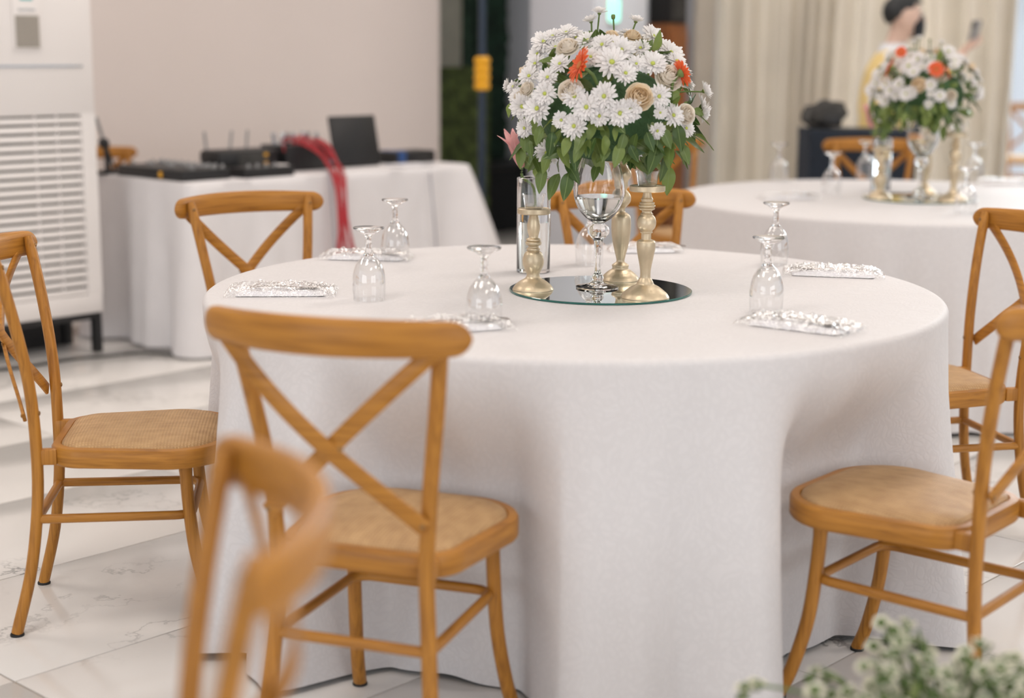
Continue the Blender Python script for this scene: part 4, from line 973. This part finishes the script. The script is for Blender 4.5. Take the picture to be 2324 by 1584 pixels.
# router with aerials
t, w = gear('wireless_router', 'black wireless router with three thin grey aerials', 'router', 4.29, 4.63, 5.80)
obj('case', MB().box((0, 0, .055), (w, .16, .11), bev=.02).mesh('case', 'black_plastic'), t)
obj('front_panel', MB().box((.02, -.082, .06), (w*.5, .006, .07), bev=.003).mesh('front_panel', 'bag_fabric'), t)
for (x, dx) in ((-w*.38, -.010), (0.0, .016), (w*.28, .012)): obj('aerial', MB().tube([(x, .07, .09), (x + dx, .07, .19)], .006, 8).mesh('aerial', 'grey_plastic'), t)
for k in range(2): obj('yellow_port', MB().box((w*.26, -.085, .045 + .04*k), (.02, .006, .014)).mesh('yellow_port', 'yellow_plastic', 0), t)
# stage box with plugs
t, w = gear('stage_box', 'black stage box full of cable plugs at the red cables', 'audio unit', 4.66, 4.93, 5.80)
obj('case', MB().box((0, 0, .06), (w, .2, .12), bev=.008).mesh('case', 'black_plastic'), t)
pl = MB().tube([(0, 0, 0), (0, 0, .055)], .009, 8).mesh('plug', 'chrome')
for k in range(6):
    for j in range(2): obj('plug', pl, t, (-w*.4 + k*w*.15, -.04 + .06*j, .12), (random.uniform(-.4, .4), random.uniform(-.4, .4), 0))
obj('side_pocket', MB().box((w*.5, -.03, .05), (.05, .1, .07), bev=.01).mesh('side_pocket', 'blue_plastic'), t)
# red cables
rk = random.Random(4)
for k in range(14):
    jt = lambda a: rk.uniform(-a, a); g_ = (k % 7)/7
    st = atb(645 + 7*k, 324 + jt(7), 5.74 + jt(.03))
    pts = [st + Vector((0, 0, -.05)), st + Vector((0, 0, .015 + jt(.015))), atb(700 + 4*k + jt(8), 326 + 22*g_ + jt(6), 5.62), atb(738 + 3*k + jt(4), 366 + 24*g_, 5.53), atb(760 + 26*g_ + jt(3), 425 + jt(8), 5.45), atb(768 + 24*g_ + jt(4), 500, 5.42), atb(768 + 40*g_ + jt(6), 575, 5.40), atb(764 + 60*g_ + jt(8), 640, 5.39)]
    tag(obj('red_cable', MB().tube(spl(pts, 6), .0038, 6).mesh('red_cable', 'red_cable', 60)), 'red audio cable hanging in a bundle over the equipment table edge', 'cable', 'red cables over the equipment table')
for k, (u0, u1) in enumerate(((746, 760), (975, 990))):
    lb = ('grey cable hanging beside the red cables', 'grey cable hanging near the small black case')[k]
    pts = [atb(u0, 384, 5.60), atb(u0 + 1, 396, 5.485), atb(u0 + 6, 450, 5.435), atb(u1, 560, 5.41), atb(u1 + 2, 640, 5.40)]
    tag(obj('grey_cable', MB().tube(spl(pts, 6), .0042, 6).mesh('grey_cable', 'grey_cable', 60)), lb, 'cable')
# laptop
t, w = gear('laptop', 'open black laptop with its lid turned to the room', 'laptop', 4.97, 5.27, 5.72)
w = .30
obj('keyboard_base', MB().box((0, .12, .010), (w, .23, .018), bev=.004).mesh('keyboard_base', 'black_plastic'), t)
obj('lid', MB().box((0, 0, .118), (w, .012, .236), bev=.005).mesh('lid', 'black_plastic'), t, (0, .0, .014), (R_(-12), 0, 0))
obj('screen', MB().box((0, .008, .118), (w - .03, .003, .2)).mesh('screen', 'bag_fabric', 0), t, (0, .0, .014), (R_(-12), 0, 0))
t, w = gear('paper_sheet', 'loose white paper sheets lying beside the laptop', 'paper', 5.20, 5.50, 5.60)
for k in range(2): obj('sheet', MB().box((0, 0, .002 + .004*k), (.21, .15, .003)).mesh('sheet', 'napkin', 0), t, (0, 0, 0), (0, 0, R_(8 - 17*k)))
t, w = gear('wireless_receiver', 'small white receiver with one thin upright aerial', 'receiver', 5.42, 5.54, 6.02)
obj('case', MB().box((0, 0, .02), (.14, .1, .04), bev=.006).mesh('case', 'ac_white'), t); obj('aerial', MB().tube([(0, .03, .03), (0, .03, .17)], .005, 8).mesh('aerial', 'grey_plastic'), t)
t, w = gear('black_case', 'small flat black case with a blue end on the equipment table', 'case', 5.36, 5.64, 5.78)
obj('case', MB().box((0, 0, .03), (.28, .15, .06), bev=.012).mesh('case', 'black_plastic'), t); obj('blue_end', MB().box((-.10, -.01, .032), (.05, .155, .064), bev=.01).mesh('blue_end', 'blue_plastic'), t); obj('handle', MB().tube(spl([(-.04, -.075, .03), (-.03, -.1, .03), (.05, -.1, .03), (.06, -.075, .03)], 5), .006, 6).mesh('handle', 'black_plastic'), t)
# desk microphone stand
q = atb(246, 400, 6.16); t = thing('desk_microphone', 'black desk microphone on a jointed boom beside the air conditioner', 'microphone', (q.x, q.y, DZ + .0), TH)
L0 = lambda u, v: Matrix.Rotation(-TH, 3, 'Z') @ (atb(u, v, 6.16) - Vector((q.x, q.y, DZ)))
obj('base', MB().lathe([(.05, 0), (.05, .012), (.02, .02)], 20).mesh('base', 'black_plastic'), t)
obj('upright', MB().tube([(0, 0, .01), L0(240, 330)], .013, 10).mesh('upright', 'black_plastic'), t)
obj('brace', MB().tube([L0(262, 388), L0(246, 345)], .006, 8).mesh('brace', 'black_plastic'), t)
kb = MB(); bmx = bmesh.new(); bmesh.ops.create_icosphere(bmx, subdivisions=2, radius=.026); kb.add([v.co.copy() for v in bmx.verts], [[v.index for v in f.verts] for f in bmx.faces]); bmx.free()
obj('joint', kb.mesh('joint', 'black_plastic', 60), t, L0(236, 325))
obj('boom', MB().tube([L0(234, 316), L0(218, 266)], .008, 8).mesh('boom', 'grey_plastic'), t)
# floor cables and adapter
pts = [atz(u, v, .006) for u, v in ((-40, 842), (60, 832), (160, 815), (240, 808), (330, 800), (420, 808), (520, 812))]
tag(obj('floor_cable', MB().tube(spl(pts, 8), .006, 6).mesh('floor_cable', 'black_plastic', 60)), 'black cable lying along the floor under the air conditioner', 'cable')
pts = [atz(u, v, .006) for u, v in ((330, 775), (360, 790), (430, 803), (470, 802), (540, 800))]
q = atz(440, 802, 0)
t = thing('power_adapter', 'black power adapter peeping out under the equipment cloth hem', 'adapter', (q.x, q.y, 0), TH)
obj('case', MB().box((0, 0, .024), (.12, .07, .046), bev=.014).mesh('case', 'black_plastic'), t); obj('handle', MB().tube(spl([(-.04, 0, .04), (-.025, 0, .075), (.025, 0, .075), (.04, 0, .04)], 5), .008, 6).mesh('handle', 'black_plastic'), t)

# ================================================================== BACK RIGHT: box, bag, person
p0, p1 = aty(1825, 300, 8.35), aty(2066, 300, 8.35); bw = p1.x - p0.x
zt = aty(1950, 296, 8.2).z
t = thing('draped_box', 'low box table under a black cloth in front of the curtain', 'table', ((p0.x + p1.x)/2, 8.36, 0), 0)
obj('table_top', MB().box((0, 0, zt - .02), (bw, .36, .04), bev=.006).mesh('table_top', 'navy_cloth'), t)
vs = []; fs = []; rp = rrect(bw/2, .18, .02, 4); nn = len(rp)
for j in range(9):
    for i, p in enumerate(rp): k = 1 + .012*math.sin(i*1.1)*(1 - j/8); vs.append((p.x*k, p.y*(1 + .05*math.sin(i*1.1)*(1 - j/8)), .01 + (zt - .03)*j/8))
for j in range(8):
    for i in range(nn): k = (i + 1) % nn; fs.append((j*nn + i, j*nn + k, (j + 1)*nn + k, (j + 1)*nn + i))
obj('skirt', MB().add(vs, fs).mesh('skirt', 'navy_cloth', 60), t)
q = aty(1868, 300, 8.34)
t = thing('backpack', 'crumpled dark grey backpack lying on the black draped box', 'bag', (q.x, q.y, zt))
bmx = bmesh.new(); bmesh.ops.create_icosphere(bmx, subdivisions=4, radius=1)
for v in bmx.verts:
    d = 1 + .18*noise.noise(v.co*2.2 + Vector((3, 1, 0))) + .06*noise.noise(v.co*6)
    v.co = Vector((v.co.x*.115*d + .02*v.co.z, v.co.y*.10*d, (v.co.z*.5 + .5)*.145*d)); v.co.z = max(0, v.co.z)
kb = MB().add([v.co.copy() for v in bmx.verts], [[v.index for v in f.verts] for f in bmx.faces]); bmx.free()
obj('bag_body', kb.mesh('bag_body', 'bag_fabric', 70), t)
obj('strap', MB().tube(spl([(-.08, -.06, .10), (-.11, -.11, .06), (-.07, -.12, .012), (.02, -.12, .008)], 5), (.014, .003), 8).mesh('strap', 'bag_fabric'), t)
obj('front_pocket', MB().box((.03, -.085, .05), (.10, .04, .07), bev=.015).mesh('front_pocket', 'black_plastic'), t)

# person: skinned figure, facing right in the picture (+x), arm raised holding a phone
def skinmesh(name, verts, edges, rad, mat, sub=2, root=0):
    me = bpy.data.meshes.new(name); me.from_pydata(verts, edges, []); o = bpy.data.objects.new(name, me); COL.objects.link(o)
    md = o.modifiers.new('skin', 'SKIN'); md.use_smooth_shade = True; md.branch_smoothing = .6
    for i, r in enumerate(rad): me.skin_vertices[0].data[i].radius = r if isinstance(r, tuple) else (r, r)
    me.skin_vertices[0].data[root].use_root = True
    s2 = o.modifiers.new('sub', 'SUBSURF'); s2.levels = sub; s2.render_levels = sub
    dg = bpy.context.evaluated_depsgraph_get(); m2 = bpy.data.meshes.new_from_object(o.evaluated_get(dg)); bpy.data.objects.remove(o)
    m2.name = name; m2.materials.clear(); m2.materials.append(M[mat]); m2.polygons.foreach_set('use_smooth', [True]*len(m2.polygons)); return m2
HD = aty(2056, 45, 8.75); PX, PY = HD.x - .035, HD.y
per = thing('person', 'person in a yellow sweater and black face mask raising one hand', 'person', (PX, PY, 0))
hz = HD.z - .0                                            # head centre height
V_ = []; E_ = []; Rr_ = []
def chain(pts, prev=None):
    for p, r in pts:
        V_.append(p); Rr_.append(r); i = len(V_) - 1
        if prev is not None: E_.append((prev, i))
        prev = i
    return prev
sh = hz - .225
pel = chain([((-.07, 0, .86), (.09, .08))])
ch_ = chain([((-.07, 0, 1.0), (.09, .08)), ((-.06, 0, sh - .12), (.10, .08)), ((-.065, 0, sh), (.06, .05))], pel)
nk = chain([((-.03, 0, sh + .07), .054), ((.0, 0, hz - .075), .062), ((.034, 0, hz - .035), (.100, .088)), ((.03, 0, hz + .035), (.118, .098)), ((.02, 0, hz + .095), (.085, .075))], ch_)
for s in (-1, 1):
    chain([((-.10, s*.095, .82), .070), ((-.05, s*.10, .46), .050), ((-.06, s*.10, .10), .038), ((.03, s*.105, .045), .04), ((.12, s*.11, .03), .028)], pel)
hand = aty(2205, 92, 8.62) - Vector((PX, PY, 0)); wr = hand + Vector((-.055, .01, -.085))
rs = chain([((-.06, -.14, sh - .05), .032), ((.10, -.24, sh - .22), .046), (tuple(wr), .028), (tuple(wr + (hand - wr)*.45), (.030, .022)), (tuple(wr + (hand - wr)*.75), (.036, .020))], ch_)
ls = chain([((-.06, .14, sh - .05), .032), ((-.10, .22, sh - .30), .040), ((.0, .24, sh - .52), .030), ((.035, .24, sh - .60), (.034, .02))], ch_)
dv = (hand - wr).normalized(); sv = Vector((.15, 1, .1)).normalized()
for k in range(4):
    b = wr + (hand - wr)*.78 + sv*(-.026 + .0175*k); l = (.068, .076, .072, .056)[k]
    chain([(tuple(b), .0095), (tuple(b + dv*l*.5 + Vector((.014, 0, 0))), .009), (tuple(b + dv*l*.75 + Vector((.034, 0, 0))), .008)], rs)
chain([(tuple(wr + (hand - wr)*.45 - sv*.026 + Vector((.012, 0, 0))), .011), (tuple(wr + (hand - wr)*.85 - sv*.046 + Vector((.03, 0, 0))), .0095), (tuple(wr + (hand - wr)*1.1 - sv*.042 + Vector((.045, 0, 0))), .0085)], rs - 0)
lh = Vector(V_[ls])
for k in range(4):
    b = lh + Vector((0, -.024 + .016*k, -.01)); l = (.06, .07, .066, .05)[k]; chain([(tuple(b), .0095), (tuple(b + Vector((.008, 0, -l*.5))), .009), (tuple(b + Vector((.024, 0, -l*.9))), .008)], ls)
chain([(tuple(lh + Vector((.02, -.03, .01))), .010), (tuple(lh + Vector((.04, -.036, -.03))), .009)], ls)
body = obj('body', skinmesh('body', V_, E_, Rr_, 'skin', 2, pel), per)
# face details: nose, ear, eyes
def blob(name, c, d, mat, parent=per, sub=3, nz=0.0):
    bmx = bmesh.new(); bmesh.ops.create_icosphere(bmx, subdivisions=sub, radius=1)
    for v in bmx.verts:
        k = 1 + nz*noise.noise(v.co*5); v.co = Vector((v.co.x*d[0]*k, v.co.y*d[1]*k, v.co.z*d[2]*k))
    mb = MB().add([v.co.copy() for v in bmx.verts], [[v.index for v in f.verts] for f in bmx.faces]); bmx.free()
    return obj(name, mb.mesh(name, mat, 70), parent, c)
for s in (-1, 1):
    blob('ear', (.012, s*.082, hz - .005), (.022, .010, .032), 'skin'); blob('eye', (.116, s*.030, hz + .022), (.010, .013, .008), 'hair')
    obj('eyebrow', MB().tube([(.120, s*.018, hz + .046), (.112, s*.048, hz + .047)], .004, 6).mesh('eyebrow', 'hair'), per)
blob('nose', (.128, 0, hz - .005), (.018, .012, .022), 'skin')
# hair cap (short sides, fuller top)
bmx = bmesh.new(); bmesh.ops.create_icosphere(bmx, subdivisions=4, radius=1)
kill = [v for v in bmx.verts if v.co.z < .05 + .42*sst(.1, .6, v.co.x) - .75*sst(.0, .6, -v.co.x)]
bmesh.ops.delete(bmx, geom=kill, context='VERTS')
for v in bmx.verts: k = 1 + .05*noise.noise(v.co*6); v.co = Vector((v.co.x*.116*k, v.co.y*.094*k, v.co.z*.098*k))
bmx.verts.index_update(); mb = MB().add([v.co.copy() for v in bmx.verts], [[v.index for v in f.verts] for f in bmx.faces]); bmx.free()
o = obj('hair', mb.mesh('hair', 'hair', 70), per, (.020, 0, hz + .046)); md = o.modifiers.new('thickness', 'SOLIDIFY'); md.thickness = .012
# mask
vs = []; fs = []
for j in range(9):
    for i in range(13):
        a = R_(-72 + 144*i/12); zt_ = j/8; rr = 1.06 + .10*math.sin(zt_*PI)*math.cos(a)**4
        vs.append((.030 + .092*rr*math.cos(a), .082*rr*math.sin(a), hz - .088 + .098*zt_ - .012*abs(math.sin(a))*(.5 - zt_)*2))
for j in range(8):
    for i in range(12): k = j*13 + i; fs.append((k, k + 1, k + 14, k + 13))
o = obj('face_mask', MB().add(vs, fs).mesh('face_mask', 'mask_cloth', 70), per); md = o.modifiers.new('thickness', 'SOLIDIFY'); md.thickness = .004; md.offset = 1
for s in (-1, 1): obj('ear_loop', MB().tube(spl([(.055, s*.086, hz - .02), (.03, s*.089, hz + .0), (.005, s*.089, hz + .018)], 4), .002, 6).mesh('ear_loop', 'mask_cloth'), per)
# sweater, collar, trousers, shoes
sv_ = [(-.07, 0, .86), (-.07, 0, 1.00), (-.06, 0, sh - .12), (-.068, 0, sh - .005), (-.036, 0, sh + .055), (-.06, -.145, sh - .035), (.09, -.24, sh - .22), tuple(wr*.74 + Vector((.10, -.24, sh - .22))*.26), (-.06, .145, sh - .035), (-.10, .22, sh - .30), (-.006, .238, sh - .49)]
se = [(0, 1), (1, 2), (2, 3), (3, 4), (3, 5), (5, 6), (6, 7), (3, 8), (8, 9), (9, 10)]
sr = [(.145, .135), (.14, .135), (.155, .135), (.13, .115), (.082, .08), .098, .070, .045, .098, .070, .048]
obj('sweater', skinmesh('sweater', sv_, se, sr, 'sweater', 2, 1), per)
obj('collar', MB().lathe([(.080, sh + .045), (.074, sh + .075), (.068, sh + .098), (.064, sh + .096), (.068, sh + .05)], 24, cap0=False, cap1=False, T=Matrix.Translation((-.026, 0, 0))).mesh('collar', 'shirt', 50), per)
tv = [(-.07, 0, .90)]; te = []
for s in (-1, 1):
    k = len(tv); tv += [(-.10, s*.095, .80), (-.05, s*.10, .46), (-.06, s*.10, .10)]; te += [(0, k), (k, k + 1), (k + 1, k + 2)]
obj('trousers', skinmesh('trousers', tv, te, [(.165, .145)] + [.125, .092, .078]*2, 'trousers', 2, 0), per)
for s in (-1, 1):
    o = blob('shoe', (.04, s*.108, .042), (.135, .05, .05), 'black_plastic')
# the phone in the hand
ph = tag(obj('phone', MB().box((0, 0, 0), (.012, .075, .150), bev=.004).mesh('phone', 'grey_plastic'), None, Vector((PX, PY, 0)) + hand + Vector((.012, 0, .035)), (0, R_(12), R_(20))), 'grey phone held up in the raised hand', 'phone')
obj('camera_bump', MB().box((-.007, .018, .05), (.004, .03, .03), bev=.001).mesh('camera_bump', 'black_plastic'), ph)

# ================================================================== FOREGROUND PLANT
q = aty(2130, 1500, 2.2)
pot = thing('floor_planter', 'pale round planter holding the white-flowering plant beside the chair', 'planter', (q.x, 2.2, 0))
obj('pot_body', MB().lathe([(.13, 0), (.15, .01), (.19, .26), (.20, .27), (.20, .30), (.185, .30), (.175, .25), (.0005, .25)], 40, cap1=False).mesh('pot_body', 'pot', 40), pot)
obj('soil', MB().lathe([(.176, .252), (.0005, .262)], 30, cap0=False, cap1=False).mesh('soil', 'soil', 60), pot)
plant = thing('flowering_plant', 'blurred green plant with small white-tipped flower heads in the planter', 'plant', (q.x, 2.2, .255))
rnd = random.Random(21)
tops = [(1690, 1548), (1862, 1515), (1880, 1565), (2012, 1408), (2035, 1440), (2085, 1428), (2095, 1470), (2040, 1490), (2120, 1500), (2060, 1530), (2110, 1555), (2160, 1570), (2200, 1520), (2252, 1462), (2262, 1520), (2290, 1545), (2318, 1490), (2310, 1560), (2225, 1555), (2005, 1560), (1850, 1590), (2150, 1540), (2330, 1530), (2280, 1585), (2340, 1585), (1960, 1590)]
tops += [(rnd.uniform(1990, 2340), rnd.uniform(1480, 1600)) for _ in range(16)]
petm = MB()
for k in range(14):
    a = k*2.4; el = .3 + .9*((k*7) % 14)/14
    petal(petm, .55, .22, .25, a, el, -.3)
petm = petm.mesh('floret', 'plant_white', 60)
sepm = MB().lathe([(.0005, -.5), (.25, -.35), (.42, 0), (.34, .3), (.0005, .38)], 10, cap0=False, cap1=False).mesh('floret_heart', 'plant_green', 60)
for k, (u, v) in enumerate(tops):
    tp = aty(u, v, 2.2 + rnd.uniform(-.10, .12)) - Vector((q.x, 2.2, .255))
    b0 = Vector((rnd.uniform(-.05, .05), rnd.uniform(-.05, .05), 0)); lo_ = b0.lerp(tp, .6) + Vector((0, 0, .03))
    pts = spl([b0, lo_, tp], 6); obj('stem', MB().tube(pts, .0026, 6).mesh('stem', 'plant_green', 60), plant)
    for j in range(9):
        p = tp + Vector((rnd.uniform(-.022, .022), rnd.uniform(-.022, .022), -.015*j + rnd.uniform(-.005, .005)))
        s_ = rnd.uniform(.014, .024); f = obj('floret', petm if (j % 3 != 2) else sepm, plant, mtx=Matrix.Translation(p) @ zalign((rnd.uniform(-.7, .7), rnd.uniform(-.9, .3), 1), rnd.random()*6) @ Matrix.Scale(s_, 4))
        if j % 3 != 2: obj('floret_heart', sepm, f)
    for j in range(2):
        p = b0.lerp(tp, .5 + .2*j) + Vector((0, 0, .02)); obj('leaf', LEAVES[2], plant, mtx=frame_m((rnd.uniform(-1, 1), rnd.uniform(-1, 1), .7), (0, -.3, 1), p, .03))
